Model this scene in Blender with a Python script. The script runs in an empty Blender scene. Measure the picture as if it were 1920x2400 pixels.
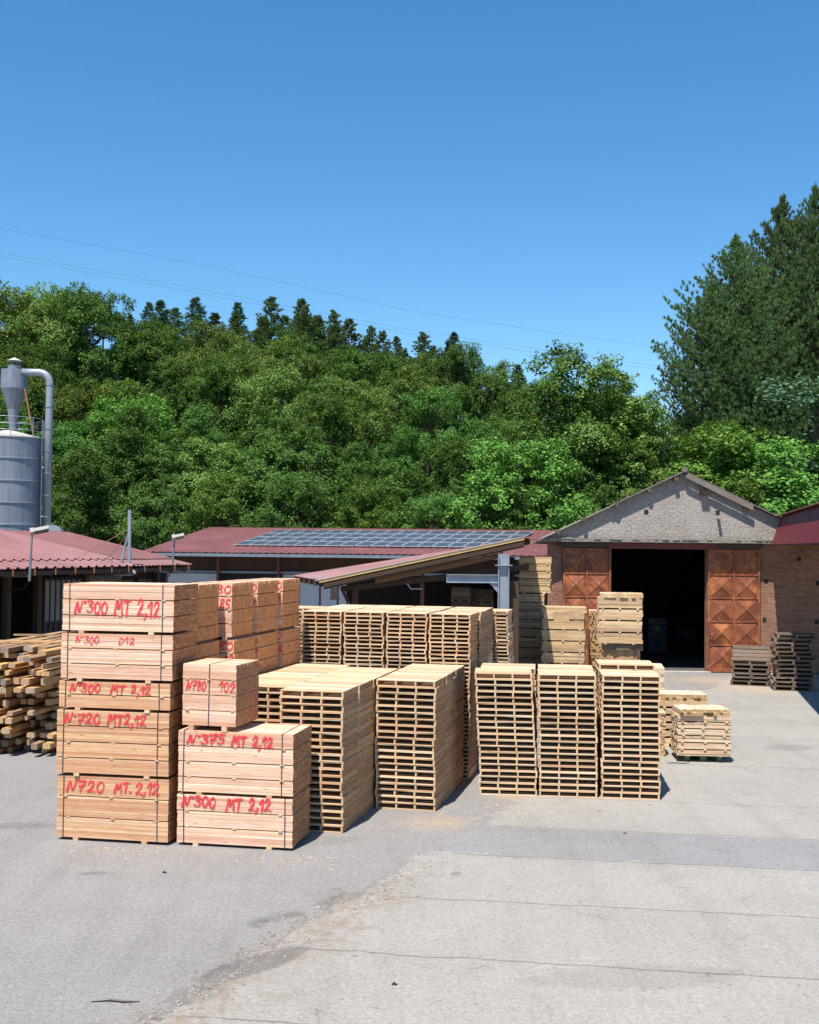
import bpy, math, random
import numpy as np
from mathutils import Vector, Matrix
random.seed(7); R=random.random
def U(a,b): return a+(b-a)*random.random()
sc=bpy.context.scene; COL=sc.collection
# ------------------------------------------------------------------ camera
F=2800.0; HC=5.35; PITCH=math.atan(80/F); ROLL=0.010
fw=Vector((0,math.cos(PITCH),math.sin(PITCH)))
up0=Vector((0,-math.sin(PITCH),math.cos(PITCH))); rt0=Vector((1,0,0))
rt=rt0*math.cos(ROLL)+up0*math.sin(ROLL); up=up0*math.cos(ROLL)-rt0*math.sin(ROLL)
cam_d=bpy.data.cameras.new('camera'); cam=bpy.data.objects.new('camera',cam_d); COL.objects.link(cam)
cam.matrix_world=Matrix(((rt.x,up.x,-fw.x,0),(rt.y,up.y,-fw.y,0),(rt.z,up.z,-fw.z,HC),(0,0,0,1)))
cam_d.sensor_fit='HORIZONTAL'; cam_d.sensor_width=36; cam_d.lens=36*F/1920
cam_d.clip_start=0.1; cam_d.clip_end=3000; sc.camera=cam
EYE=Vector((0,0,HC))
def ray(px,py): return fw+rt*((px-960)/F)+up*((1200-py)/F)
def G(px,py,z=0.0):
    d=ray(px,py); return EYE+d*((z-HC)/d.z)
def W(px,py,Y):
    d=ray(px,py); return EYE+d*(Y/d.y)
# ------------------------------------------------------------------ materials
K=.75
def mat(name):
    m=bpy.data.materials.new(name); m.use_nodes=True; nt=m.node_tree
    b=nt.nodes['Principled BSDF']; return m,nt,b
def nd(nt,t,**k):
    n=nt.nodes.new(t)
    for a,v in k.items():
        if a in n.inputs: n.inputs[a].default_value=v
        else: setattr(n,a,v)
    return n
def lk(nt,a,b): nt.links.new(a,b)
def mth(nt,op,a,b=None,c=None,clamp=False):
    n=nt.nodes.new('ShaderNodeMath'); n.operation=op; n.use_clamp=clamp
    for i,v in enumerate((a,b,c)):
        if v is None: continue
        if isinstance(v,(int,float)): n.inputs[i].default_value=v
        else: lk(nt,v,n.inputs[i])
    return n.outputs[0]
def mix(nt,f,a,b,mode='MIX'):
    n=nt.nodes.new('ShaderNodeMix'); n.data_type='RGBA'; n.blend_type=mode
    for s,v in ((0,f),(6,a),(7,b)):
        if isinstance(v,(int,float)): n.inputs[s].default_value=v
        elif isinstance(v,tuple): n.inputs[s].default_value=(*v[:3],1)
        else: lk(nt,v,n.inputs[s])
    return n.outputs[2]
def ramp(nt,f,stops,interp='LINEAR'):
    n=nt.nodes.new('ShaderNodeValToRGB'); cr=n.color_ramp; cr.interpolation=interp
    while len(cr.elements)<len(stops): cr.elements.new(0.5)
    for e,(p,c) in zip(cr.elements,stops):
        e.position=p; e.color=(*c,1) if isinstance(c,tuple) else (c,c,c,1)
    lk(nt,f,n.inputs[0]); return n.outputs[0]
def coords(nt,scale=(1,1,1),kind='Object',off=None):
    t=nt.nodes.new('ShaderNodeTexCoord'); m=nt.nodes.new('ShaderNodeMapping'); m.inputs['Scale'].default_value=scale
    o=t.outputs[kind]
    if off is not None:
        a=nt.nodes.new('ShaderNodeVectorMath'); a.operation='ADD'; lk(nt,o,a.inputs[0]); lk(nt,off,a.inputs[1]); o=a.outputs[0]
    lk(nt,o,m.inputs[0]); return m.outputs[0]
def noise(nt,vec,scale,detail=4,rough=.55,dist=0):
    n=nd(nt,'ShaderNodeTexNoise',Scale=scale,Detail=detail,Roughness=rough,Distortion=dist); lk(nt,vec,n.inputs['Vector']); return n.outputs[0]
def bump(nt,b,h,strength=.3,dist=.02):
    n=nd(nt,'ShaderNodeBump',Strength=strength,Distance=dist); lk(nt,h,n.inputs['Height']); lk(nt,n.outputs[0],b.inputs['Normal'])
def island(nt):
    g=nt.nodes.new('ShaderNodeNewGeometry').outputs['Random Per Island']
    o=nt.nodes.new('ShaderNodeObjectInfo').outputs['Random']
    s=mth(nt,'ADD',g,o); return mth(nt,'FRACT',s),g,o
def wood(name,stops,axis='x',grain=.35,knots=True,rough=.75,tone=.18,stain=0.0):
    m,nt,b=mat(name); r,g,o=island(nt)
    cv=nt.nodes.new('ShaderNodeCombineXYZ'); lk(nt,mth(nt,'MULTIPLY',r,37.0),cv.inputs[0]); lk(nt,mth(nt,'MULTIPLY',r,91.0),cv.inputs[1]); lk(nt,mth(nt,'MULTIPLY',r,53.0),cv.inputs[2])
    s=(1.3,22,22) if axis=='x' else ((22,1.3,22) if axis=='y' else (22,22,1.3))
    v=coords(nt,s,off=cv.outputs[0]); n=noise(nt,v,1.6,5,.6,.6)
    base=ramp(nt,r,stops)
    c=mix(nt,mth(nt,'MULTIPLY',ramp(nt,n,[(.35,0.0),(.7,1.0)]),grain),base,mix(nt,1.0,base,(.62,.42,.26),'MULTIPLY'))
    v2=coords(nt,(.8,3,3) if axis=='x' else ((3,.8,3) if axis=='y' else (3,3,.8)),off=cv.outputs[0]); n2=noise(nt,v2,1.5,3)
    c=mix(nt,mth(nt,'MULTIPLY',ramp(nt,n2,[(.35,0.0),(.7,1.0)]),tone*2),c,mix(nt,1.0,c,(.8,.62,.45),'MULTIPLY'))
    if knots:
        vk=coords(nt,(2.2,9,9) if axis=='x' else ((9,2.2,9) if axis=='y' else (9,9,2.2)),off=cv.outputs[0])
        vo=nd(nt,'ShaderNodeTexVoronoi',Scale=1.0); lk(nt,vk,vo.inputs['Vector'])
        k=ramp(nt,vo.outputs['Distance'],[(.06,1.0),(.14,0.0)])
        c=mix(nt,mth(nt,'MULTIPLY',k,.6),c,(.22,.10,.04))
    if stain>0:
        n3=noise(nt,coords(nt,(1.2,5,5),off=cv.outputs[0]),1.3,4,.65)
        c=mix(nt,mth(nt,'MULTIPLY',ramp(nt,n3,[(.48,0.0),(.62,1.0)]),stain),c,(.16,.14,.12))
    lk(nt,mix(nt,1.0,c,(.86,.85,.87),'MULTIPLY'),b.inputs['Base Color']); b.inputs['Roughness'].default_value=rough
    bump(nt,b,n,.25,.004); return m
M={}
M['pine']=wood('sawn_pine',[(0,(.90,.62,.45)),(.2,(.74,.43,.29)),(.4,(.98,.80,.61)),(.6,(.84,.54,.39)),(.8,(.95,.72,.50)),(1,(.70,.38,.24))],tone=.22,grain=.45)
M['spruce']=wood('pallet_wood',[(0,(.84,.65,.42)),(.25,(.70,.48,.28)),(.5,(.90,.77,.55)),(.75,(.78,.56,.34)),(.9,(.62,.40,.24)),(1,(.84,.62,.40))],tone=.25,stain=.12)
M['stringer']=wood('pallet_stringer_wood',[(0,(.50,.29,.14)),(.4,(.40,.22,.10)),(.7,(.58,.37,.20)),(1,(.42,.22,.11))],axis='y',tone=.2)  # sides darker than the ends: shade of side faces put into the colour
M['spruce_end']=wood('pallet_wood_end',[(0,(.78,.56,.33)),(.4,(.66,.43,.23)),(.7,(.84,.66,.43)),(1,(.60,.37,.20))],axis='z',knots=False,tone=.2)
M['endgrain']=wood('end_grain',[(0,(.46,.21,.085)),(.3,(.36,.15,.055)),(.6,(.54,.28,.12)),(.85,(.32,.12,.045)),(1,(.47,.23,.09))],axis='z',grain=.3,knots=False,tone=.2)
M['endgrain_o']=wood('orange_end_grain',[(0,(.78,.34,.09)),(.3,(.62,.24,.055)),(.6,(.86,.44,.14)),(.85,(.52,.18,.045)),(1,(.76,.35,.09))],axis='z',grain=.3,knots=False,tone=.2)  # orange of the wood, saturation raised to paint in bounced light
M['pine2']=wood('orange_pine',[(0,(.80,.50,.29)),(.2,(.64,.34,.18)),(.4,(.86,.62,.40)),(.6,(.70,.38,.22)),(.8,(.84,.56,.30)),(1,(.62,.30,.15))],tone=.22,grain=.45)
M['endgrain_w']=wood('weathered_end_grain',[(0,(.58,.42,.20)),(.5,(.44,.29,.13)),(1,(.64,.48,.26))],axis='z',grain=.5,knots=False)
M['weath']=wood('weathered_board',[(0,(.80,.60,.34)),(.3,(.66,.47,.25)),(.55,(.86,.67,.40)),(.8,(.54,.39,.23)),(1,(.78,.58,.33))],tone=.25,stain=.35)
M['bleach']=wood('bleached_board',[(0,(.82,.66,.46)),(.4,(.72,.54,.36)),(.7,(.88,.76,.56)),(1,(.70,.48,.30))],tone=.22,stain=.28)
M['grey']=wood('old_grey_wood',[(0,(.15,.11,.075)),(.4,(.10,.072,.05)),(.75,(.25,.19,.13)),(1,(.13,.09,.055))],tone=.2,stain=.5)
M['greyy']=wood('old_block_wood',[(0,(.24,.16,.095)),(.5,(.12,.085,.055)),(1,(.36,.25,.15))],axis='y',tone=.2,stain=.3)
M['beam']=wood('rough_beam',[(0,(.72,.45,.17)),(.3,(.50,.29,.12)),(.55,(.80,.54,.24)),(.8,(.30,.20,.12)),(1,(.62,.36,.13))],axis='y',tone=.3,stain=.3)
M['beam_end']=wood('rough_beam_end',[(0,(.62,.42,.20)),(.35,(.40,.34,.28)),(.6,(.64,.40,.18)),(.85,(.20,.20,.20)),(1,(.56,.36,.18))],axis='z',knots=False,tone=.3)
M['darkwood']=wood('dark_timber',[(0,(.065,.034,.018)),(1,(.115,.058,.028))],tone=.2)
M['fascia']=wood('fascia_wood',[(0,(.92,.66,.28)),(1,(.80,.55,.20))],tone=.3)
M['green']=wood('green_painted_wood',[(0,(.28,.40,.24)),(1,(.22,.33,.20))],grain=.3,knots=False)
def plain(name,col,rough=.6,metal=0,var=.25,scale=2.0,bmp=0):
    col=tuple(K*q for q in col); m,nt,b=mat(name); v=coords(nt); n=noise(nt,v,scale,6,.65)
    c=mix(nt,ramp(nt,n,[(.3,0.0),(.75,1.0)]),tuple(x*(1-var) for x in col),tuple(min(1,x*(1+var)) for x in col))
    lk(nt,c,b.inputs['Base Color']); b.inputs['Roughness'].default_value=rough; b.inputs['Metallic'].default_value=metal
    if bmp: bump(nt,b,noise(nt,v,scale*6,5),bmp,.02)
    return m
M['strap']=plain('steel_strap',(.10,.11,.14),.4,.6)
M['galv']=plain('galvanised_steel',(.27,.305,.36),.5,.35,.16,1.6)
M['silo']=None
M['galv2']=plain('pale_steel',(.36,.40,.46),.5,.3,.18,1.2)
M['rustbar']=plain('rusty_bar',(.36,.15,.07),.8)
M['roofred']=plain('red_metal_roof',(.21,.075,.072),.55,.0,.28,.45)
M['roofpink']=plain('faded_red_roof',(.30,.125,.125),.3,.0,.25,.5)
M['clad']=plain('red_cladding',(.17,.022,.024),.45,.0,.12,1.0)
M['gutter']=plain('brown_gutter',(.06,.035,.03),.5)
M['redframe']=plain('red_steel',(.20,.04,.035),.55)
M['dark']=plain('dark_shed_interior',(.022,.018,.016),.9)  # near-black: the deep shade of the interiors is put into the colour
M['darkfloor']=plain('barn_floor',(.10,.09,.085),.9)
M['panelw']=plain('white_panel',(.62,.64,.68),.5,0,.06)
M['panelg']=plain('grey_door_panel',(.30,.29,.26),.6,0,.25,1.5)
M['panelb']=plain('dark_blue_door',(.035,.04,.05),.5)
M['glass']=plain('dusty_glass',(.16,.17,.15),.25)
M['wrap']=plain('plastic_wrapped_goods',(.07,.09,.13),.4,0,.5,6)
M['yel']=plain('yellow_label',(.5,.5,.05),.5)
M['solar']=None
m,nt,b=mat('solar_cell'); v=coords(nt)
br=nd(nt,'ShaderNodeTexBrick',Scale=1.0,offset=0.0); lk(nt,v,br.inputs['Vector'])
for k,val in (('Color1',(.030,.046,.078,1)),('Color2',(.038,.056,.09,1)),('Mortar',(.12,.13,.15,1)),('Mortar Size',.006),('Brick Width',.16),('Row Height',.16)): br.inputs[k].default_value=val
lk(nt,br.outputs['Color'],b.inputs['Base Color']); b.inputs['Roughness'].default_value=.35; M['solar']=m
M['alu']=plain('aluminium_frame',(.55,.57,.60),.4,.0)
m,nt,b=mat('streaked_silo_steel'); v=coords(nt,(5,5,.25)); n=noise(nt,v,1.5,6,.7); n2=noise(nt,coords(nt),.9,5,.6)
c=mix(nt,ramp(nt,n,[(.35,0.0),(.7,1.0)]),(.15,.175,.215),(.26,.29,.34)); c=mix(nt,mth(nt,'MULTIPLY',ramp(nt,n2,[(.52,0.0),(.7,1.0)]),.45),c,(.32,.35,.40))
c=mix(nt,mth(nt,'MULTIPLY',ramp(nt,n,[(.66,0.0),(.74,1.0)]),.25),c,(.24,.15,.09))
lk(nt,c,b.inputs['Base Color']); b.inputs['Roughness'].default_value=.5; b.inputs['Metallic'].default_value=.3; M['silo']=m
# rust door
m,nt,b=mat('rusty_door_steel'); v=coords(nt); n=noise(nt,v,1.6,8,.72,.8); n2=noise(nt,coords(nt,(3,3,.6)),2.0,5,.6)
c=ramp(nt,n,[(.3,(.19,.05,.025)),(.46,(.28,.075,.03)),(.56,(.46,.14,.045)),(.68,(.66,.26,.085))])
c=mix(nt,mth(nt,'MULTIPLY',ramp(nt,n2,[(.5,0.0),(.7,1.0)]),.5),c,(.18,.05,.03))
lk(nt,mix(nt,1.0,c,(K,K,K),'MULTIPLY'),b.inputs['Base Color']); b.inputs['Roughness'].default_value=.6; bump(nt,b,n,.1,.01); M['rust']=m
# brick
def brickmat(name,c1,c2,mo,plaster=0.0):
    m,nt,b=mat(name); t=nt.nodes.new('ShaderNodeTexCoord'); s=nt.nodes.new('ShaderNodeSeparateXYZ'); lk(nt,t.outputs['Object'],s.inputs[0])
    cb=nt.nodes.new('ShaderNodeCombineXYZ'); lk(nt,mth(nt,'ADD',s.outputs[0],s.outputs[1]),cb.inputs[0]); lk(nt,s.outputs[2],cb.inputs[1])
    wn=noise(nt,cb.outputs[0],3.0,3); va=nt.nodes.new('ShaderNodeVectorMath'); va.operation='ADD'
    cw=nt.nodes.new('ShaderNodeCombineXYZ'); lk(nt,mth(nt,'MULTIPLY',mth(nt,'SUBTRACT',wn,.5),.10),cw.inputs[0]); lk(nt,mth(nt,'MULTIPLY',mth(nt,'SUBTRACT',wn,.5),.06),cw.inputs[1])
    lk(nt,cb.outputs[0],va.inputs[0]); lk(nt,cw.outputs[0],va.inputs[1])
    br=nd(nt,'ShaderNodeTexBrick',Scale=1.0); lk(nt,va.outputs[0],br.inputs['Vector'])
    for k,val in (('Color1',(*c1,1)),('Color2',(*c2,1)),('Mortar',(*mo,1)),('Mortar Size',.012),('Mortar Smooth',.3),('Bias',-.1),('Brick Width',.27),('Row Height',.085)): br.inputs[k].default_value=val
    n=noise(nt,cb.outputs[0],9,6,.7); nb=noise(nt,cb.outputs[0],.7,5,.6)
    c=mix(nt,mth(nt,'MULTIPLY',ramp(nt,n,[(.5,0.0),(.75,1.0)]),.5),br.outputs['Color'],(.40,.35,.29),'MIX') if not plaster else mix(nt,plaster,br.outputs['Color'],ramp(nt,n,[(.3,(.27,.245,.225)),(.5,(.48,.445,.415)),(.7,(.66,.62,.58))]))
    c=mix(nt,mth(nt,'MULTIPLY',ramp(nt,nb,[(.45,0.0),(.7,1.0)]),.45),c,mix(nt,1.0,c,(.62,.56,.48),'MULTIPLY'))
    if plaster:
        no=noise(nt,cb.outputs[0],1.4,6,.7); c=mix(nt,mth(nt,'MULTIPLY',ramp(nt,no,[(.64,0.0),(.70,1.0)]),.55),c,(.42,.20,.11))
        dz=ramp(nt,mth(nt,'ADD',mth(nt,'MULTIPLY',mth(nt,'SUBTRACT',s.outputs[2],5.67),1.0),mth(nt,'MULTIPLY',n,.3)),[(.1,1.0),(.5,0.0)])
        c=mix(nt,mth(nt,'MULTIPLY',dz,.5),c,(.13,.12,.09))
    lk(nt,mix(nt,1.0,c,(K*1.02,K,K*.96),'MULTIPLY'),b.inputs['Base Color']); b.inputs['Roughness'].default_value=.92
    h=mth(nt,'ADD',mth(nt,'MULTIPLY',br.outputs['Fac'],-.25 if plaster else -.6),mth(nt,'MULTIPLY',n,1.3 if plaster else 1.2)); bump(nt,b,h,.8,.04 if plaster else .035); return m
M['rustedge']=plain('worn_rust_edge',(.30,.095,.04),.7)
M['brick']=brickmat('old_brick',(.34,.10,.055),(.46,.22,.13),(.34,.28,.225))
M['plaster']=brickmat('rough_plastered_brick',(.42,.35,.31),(.54,.49,.45),(.34,.31,.28),.86)
M['bark']=plain('bark',(.085,.065,.05),.9,0,.4,3)
M['conc']=plain('pale_concrete',(.50,.48,.45),.85,0,.12,3)
M['paint']=None
m,nt,b=mat('red_spray_paint'); t=nt.nodes.new('ShaderNodeUVMap'); s=nt.nodes.new('ShaderNodeSeparateXYZ'); lk(nt,t.outputs[0],s.inputs[0])
e=mth(nt,'ABSOLUTE',mth(nt,'MULTIPLY_ADD',s.outputs[0],2.0,-1.0)); n=noise(nt,coords(nt),30,4,.7)
a=mth(nt,'ADD',e,mth(nt,'MULTIPLY',mth(nt,'SUBTRACT',n,.5),.9)); a=ramp(nt,a,[(.25,.86),(1.0,0.0)],'EASE')
b.inputs['Base Color'].default_value=(.70,.035,.05,1); b.inputs['Roughness'].default_value=.6; lk(nt,a,b.inputs['Alpha']); M['paint']=m
# foliage
def foliage(name,cs,hue=.12,trans=.22):
    m,nt,b=mat(name); nt.nodes.remove(b); out=nt.nodes['Material Output']
    r,g,o=island(nt); n=noise(nt,coords(nt),.45,3)
    c=ramp(nt,mth(nt,'ADD',mth(nt,'MULTIPLY',g,.6),mth(nt,'MULTIPLY',n,.5)),[(.1,cs[0]),(.5,cs[1]),(.95,cs[2])])
    h=nt.nodes.new('ShaderNodeHueSaturation'); lk(nt,c,h.inputs['Color'])
    lk(nt,mth(nt,'MULTIPLY_ADD',o,.036,.489),h.inputs['Hue']); lk(nt,mth(nt,'MULTIPLY_ADD',o,.75,.72),h.inputs['Value'])
    d=nd(nt,'ShaderNodeBsdfDiffuse'); lk(nt,h.outputs[0],d.inputs[0])
    tr=nt.nodes.new('ShaderNodeBsdfTranslucent'); lk(nt,mix(nt,1.0,h.outputs[0],(1.2,1.15,.6),'MULTIPLY'),tr.inputs[0])
    mx=nd(nt,'ShaderNodeMixShader'); mx.inputs[0].default_value=trans; lk(nt,d.outputs[0],mx.inputs[1]); lk(nt,tr.outputs[0],mx.inputs[2])
    lk(nt,mx.outputs[0],out.inputs['Surface']); return m
M['leaf']=foliage('broad_leaves',[(.030,.066,.018),(.064,.125,.030),(.15,.24,.060)])
M['leafy']=foliage('flowering_chestnut_leaves',[(.038,.078,.016),(.085,.145,.030),(.25,.28,.09)])
M['leafl']=foliage('light_green_leaves',[(.045,.10,.020),(.09,.17,.034),(.19,.29,.06)])
M['needle']=foliage('pine_needles',[(.045,.080,.030),(.085,.130,.048),(.15,.19,.075)],trans=.2)
M['needleb']=foliage('fir_needles',[(.035,.075,.042),(.058,.115,.062),(.10,.165,.09)],trans=.2)
# ------------------------------------------------------------------ mesh builder
class MB:
    def __init__(s): s.v=[];s.f=[];s.m=[]
    def add(s,vs,fs,mi=0):
        o=len(s.v); s.v+=[tuple(v) for v in vs]; s.f+=[tuple(i+o for i in f) for f in fs]
        s.m+=[mi]*len(fs) if isinstance(mi,int) else list(mi)
    def box(s,x0,x1,y0,y1,z0,z1,mi=0,ends=None,M4=None):
        vs=[Vector(p) for p in((x0,y0,z0),(x1,y0,z0),(x1,y1,z0),(x0,y1,z0),(x0,y0,z1),(x1,y0,z1),(x1,y1,z1),(x0,y1,z1))]
        if M4 is not None: vs=[M4@v for v in vs]
        fs=[(0,3,2,1),(4,5,6,7),(0,1,5,4),(2,3,7,6),(1,2,6,5),(3,0,4,7)]
        ms=[mi]*6
        if ends=='x': ms[4]=ms[5]=1
        if ends=='y': ms[2]=ms[3]=1
        s.add(vs,fs,ms)
    def cyl(s,p,q,r,r2=None,n=10,mi=0,cap=True,capm=None):
        p=Vector(p);q=Vector(q);r2=r if r2 is None else r2; d=(q-p).normalized(); a=d.orthogonal().normalized(); b=d.cross(a)
        vs=[];fs=[]
        for c,rr in((p,r),(q,r2)):
            for i in range(n):
                t=2*math.pi*i/n; vs.append(c+(a*math.cos(t)+b*math.sin(t))*rr)
        for i in range(n): j=(i+1)%n; fs.append((i,j,n+j,n+i))
        ms=[mi]*n
        if cap: fs+= [tuple(range(n-1,-1,-1)),tuple(range(n,2*n))]; ms+=[mi if capm is None else capm]*2
        s.add(vs,fs,ms)
    def tube(s,pts,r,n=8,mi=0):
        pts=[Vector(p) for p in pts]; rs=r if isinstance(r,(list,tuple)) else [r]*len(pts); vs=[];fs=[]
        a=(pts[1]-pts[0]).normalized().orthogonal().normalized()
        for k,p in enumerate(pts):
            d=(pts[min(k+1,len(pts)-1)]-pts[max(k-1,0)]).normalized(); a=(a-d*a.dot(d)).normalized(); b=d.cross(a)
            for i in range(n): t=2*math.pi*i/n; vs.append(p+(a*math.cos(t)+b*math.sin(t))*rs[k])
        for k in range(len(pts)-1):
            for i in range(n): j=(i+1)%n; fs.append((k*n+i,k*n+j,(k+1)*n+j,(k+1)*n+i))
        fs+=[tuple(range(n-1,-1,-1)),tuple(range((len(pts)-1)*n,len(pts)*n))]
        s.add(vs,fs,mi)
    def slab(s,quad,t,mi=0):   # quad: 4 points, thickness downwards along normal
        q=[Vector(p) for p in quad]; n=(q[1]-q[0]).cross(q[3]-q[0]).normalized()*t
        vs=q+[p-n for p in q]; s.add(vs,[(0,1,2,3),(7,6,5,4),(0,4,5,1),(1,5,6,2),(2,6,7,3),(3,7,4,0)],mi)
    def mesh(s,name,mats,smooth=False):
        me=bpy.data.meshes.new(name); me.from_pydata(s.v,[],s.f)
        for m in mats: me.materials.append(m)
        if len(mats)>1: me.polygons.foreach_set('material_index',s.m)
        if smooth: me.polygons.foreach_set('use_smooth',[True]*len(s.f))
        me.update(); return me
    def build(s,name,mats,parent=None,smooth=False,**k):
        if not isinstance(mats,(list,tuple)): mats=[mats]
        return put(name,s.mesh(name,mats,smooth),parent,**k)
def put(name,me,parent=None,loc=None,rz=0,**k):
    o=bpy.data.objects.new(name,me); COL.objects.link(o)
    if parent is not None: o.parent=parent
    if loc is not None: o.location=loc
    if rz: o.rotation_euler=(0,0,rz)
    for a,v in k.items(): o[a]=v
    return o
def thing(name,label,cat,loc=(0,0,0),rz=0,group=None):
    o=bpy.data.objects.new(name,None); COL.objects.link(o); o.location=loc; o.rotation_euler=(0,0,rz); o.empty_display_size=.2
    o['label']=label; o['category']=cat
    if group: o['group']=group
    return o
def tag(o,label,cat,group=None):
    o['label']=label; o['category']=cat
    if group: o['group']=group
    return o
ORD='zeroth first second third fourth fifth sixth seventh eighth ninth tenth eleventh twelfth thirteenth fourteenth fifteenth sixteenth seventeenth eighteenth nineteenth twentieth'.split()
TENS={20:'twenty',30:'thirty',40:'forty',50:'fifty',60:'sixty'}
def ordn(n):
    if n<=20: return ORD[n]
    t=n//10*10
    return TENS[t][:-1]+'ieth' if n==t else TENS[t]+'-'+ORD[n-t]
def frame(P,th,w=0,d=0):
    """stack centre from its front-right ground corner P; th = clockwise turn in degrees"""
    a=math.radians(th); f=Vector((math.cos(a),-math.sin(a),0)); s=Vector((math.sin(a),math.cos(a),0))
    c=Vector((P[0],P[1],P[2] if len(P)>2 else 0))-f*w/2+s*d/2
    return c,f,s,-a
# ------------------------------------------------------------------ world, sun
w=bpy.data.worlds.new('World'); sc.world=w; w.use_nodes=True; nt=w.node_tree
EL=math.radians(66); AZ=math.radians(23)
sky=nt.nodes.new('ShaderNodeTexSky'); sky.sky_type='NISHITA'; sky.sun_disc=False; sky.sun_elevation=EL; sky.sun_rotation=math.radians(180)+AZ
sky.altitude=600; sky.air_density=1.0; sky.dust_density=.15; sky.ozone_density=3.5
bg=nt.nodes['Background']; hs=nt.nodes.new('ShaderNodeHueSaturation'); hs.inputs['Saturation'].default_value=1.26; hs.inputs['Hue'].default_value=.494; hs.inputs['Value'].default_value=1.36; lk(nt,sky.outputs[0],hs.inputs['Color']); lk(nt,hs.outputs[0],bg.inputs[0]); bg.inputs[1].default_value=.078
sd=bpy.data.lights.new('sun','SUN'); sd.energy=5.0; sd.angle=math.radians(.53); sd.color=(1,.945,.86)
so=bpy.data.objects.new('sun',sd); COL.objects.link(so)
ld=Vector((math.sin(AZ)*math.cos(EL),math.cos(AZ)*math.cos(EL),-math.sin(EL))); so.rotation_euler=ld.to_track_quat('-Z','Y').to_euler(); so.location=(-20,-20,40)
sc.view_settings.view_transform='Standard'; sc.view_settings.look='None'; sc.view_settings.exposure=.74; sc.view_settings.gamma=1; sc.view_settings.use_curve_mapping=False
sc.cycles.max_bounces=5; sc.cycles.diffuse_bounces=3; sc.cycles.transmission_bounces=3; sc.cycles.transparent_max_bounces=8; sc.cycles.use_denoising=True; sc.cycles.use_adaptive_sampling=True; sc.cycles.adaptive_threshold=.015
# ------------------------------------------------------------------ ground
m,nt,b=mat('yard_paving'); g=nt.nodes.new('ShaderNodeNewGeometry'); s=nt.nodes.new('ShaderNodeSeparateXYZ'); lk(nt,g.outputs['Position'],s.inputs[0]); X=s.outputs[0]; Y=s.outputs[1]; P=g.outputs['Position']
nb=noise(nt,P,.9,8,.65); nf=noise(nt,P,38,6,.75); nm=noise(nt,P,5,5,.7); nl=noise(nt,P,.25,4,.6)
ng=noise(nt,P,14,4,.8); nf2=mth(nt,'ADD',mth(nt,'MULTIPLY',nf,.55),mth(nt,'MULTIPLY',ng,.45)); nv=noise(nt,P,2.2,6,.7)
asp=ramp(nt,nf2,[(.36,(.165,.156,.150)),(.5,(.265,.252,.244)),(.62,(.385,.37,.355))])
con=ramp(nt,nf2,[(.34,(.22,.207,.187)),(.5,(.345,.328,.298)),(.62,(.46,.44,.405))])
bandn=mth(nt,'FRACT',mth(nt,'MULTIPLY',mth(nt,'SINE',mth(nt,'MULTIPLY',mth(nt,'FLOOR',mth(nt,'DIVIDE',mth(nt,'ADD',mth(nt,'MULTIPLY_ADD',X,.145,Y),-13.35),2.5)),12.9)),43.7))
con=mix(nt,mth(nt,'MULTIPLY',bandn,.22),con,mix(nt,1.0,con,(.72,.73,.76),'MULTIPLY'))
stv=nt.nodes.new('ShaderNodeMapping'); stv.inputs['Rotation'].default_value=(0,0,.35); stv.inputs['Scale'].default_value=(1.6,.16,1); lk(nt,P,stv.inputs[0]); stn=noise(nt,stv.outputs[0],1.0,5,.6)
sts=mth(nt,'MULTIPLY',ramp(nt,stn,[(.5,0.0),(.68,1.0)]),.38)
asp=mix(nt,sts,asp,mix(nt,1.0,asp,(.74,.73,.72),'MULTIPLY')); con=mix(nt,sts,con,mix(nt,1.0,con,(.80,.78,.74),'MULTIPLY'))
vs0=mth(nt,'MULTIPLY',ramp(nt,nv,[(.35,0.0),(.7,1.0)]),.5); asp=mix(nt,vs0,asp,mix(nt,1.0,asp,(.80,.79,.80),'MULTIPLY')); con=mix(nt,vs0,con,mix(nt,1.0,con,(.82,.81,.82),'MULTIPLY'))
line=mth(nt,'SUBTRACT',X,mth(nt,'MULTIPLY_ADD',Y,.45,-9.1)); bl=mth(nt,'ADD',line,mth(nt,'MULTIPLY',mth(nt,'SUBTRACT',nb,.5),2.6))
cmask=ramp(nt,mth(nt,'MULTIPLY_ADD',bl,.6,.5),[(.47,0.0),(.53,1.0)])
cc=mth(nt,'MULTIPLY_ADD',X,.145,Y)   # joint coordinate
patch=mth(nt,'MULTIPLY',mth(nt,'GREATER_THAN',mth(nt,'ADD',cc,mth(nt,'MULTIPLY',nv,1.0)),21.6),mth(nt,'LESS_THAN',mth(nt,'ADD',cc,mth(nt,'MULTIPLY',nm,.25)),23.4))
conc=mix(nt,mth(nt,'MULTIPLY',patch,.75),con,mix(nt,1.0,asp,(.95,.97,1.04),'MULTIPLY'))
c=mix(nt,cmask,asp,conc)
lip=mth(nt,'SUBTRACT',1.0,mth(nt,'DIVIDE',mth(nt,'ABSOLUTE',mth(nt,'ADD',bl,.06)),.07),clamp=True)
c=mix(nt,mth(nt,'MULTIPLY',ramp(nt,nl,[(.4,0.0),(.65,1.0)]),.4),c,mix(nt,1.0,c,(.78,.77,.76),'MULTIPLY'))
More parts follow.
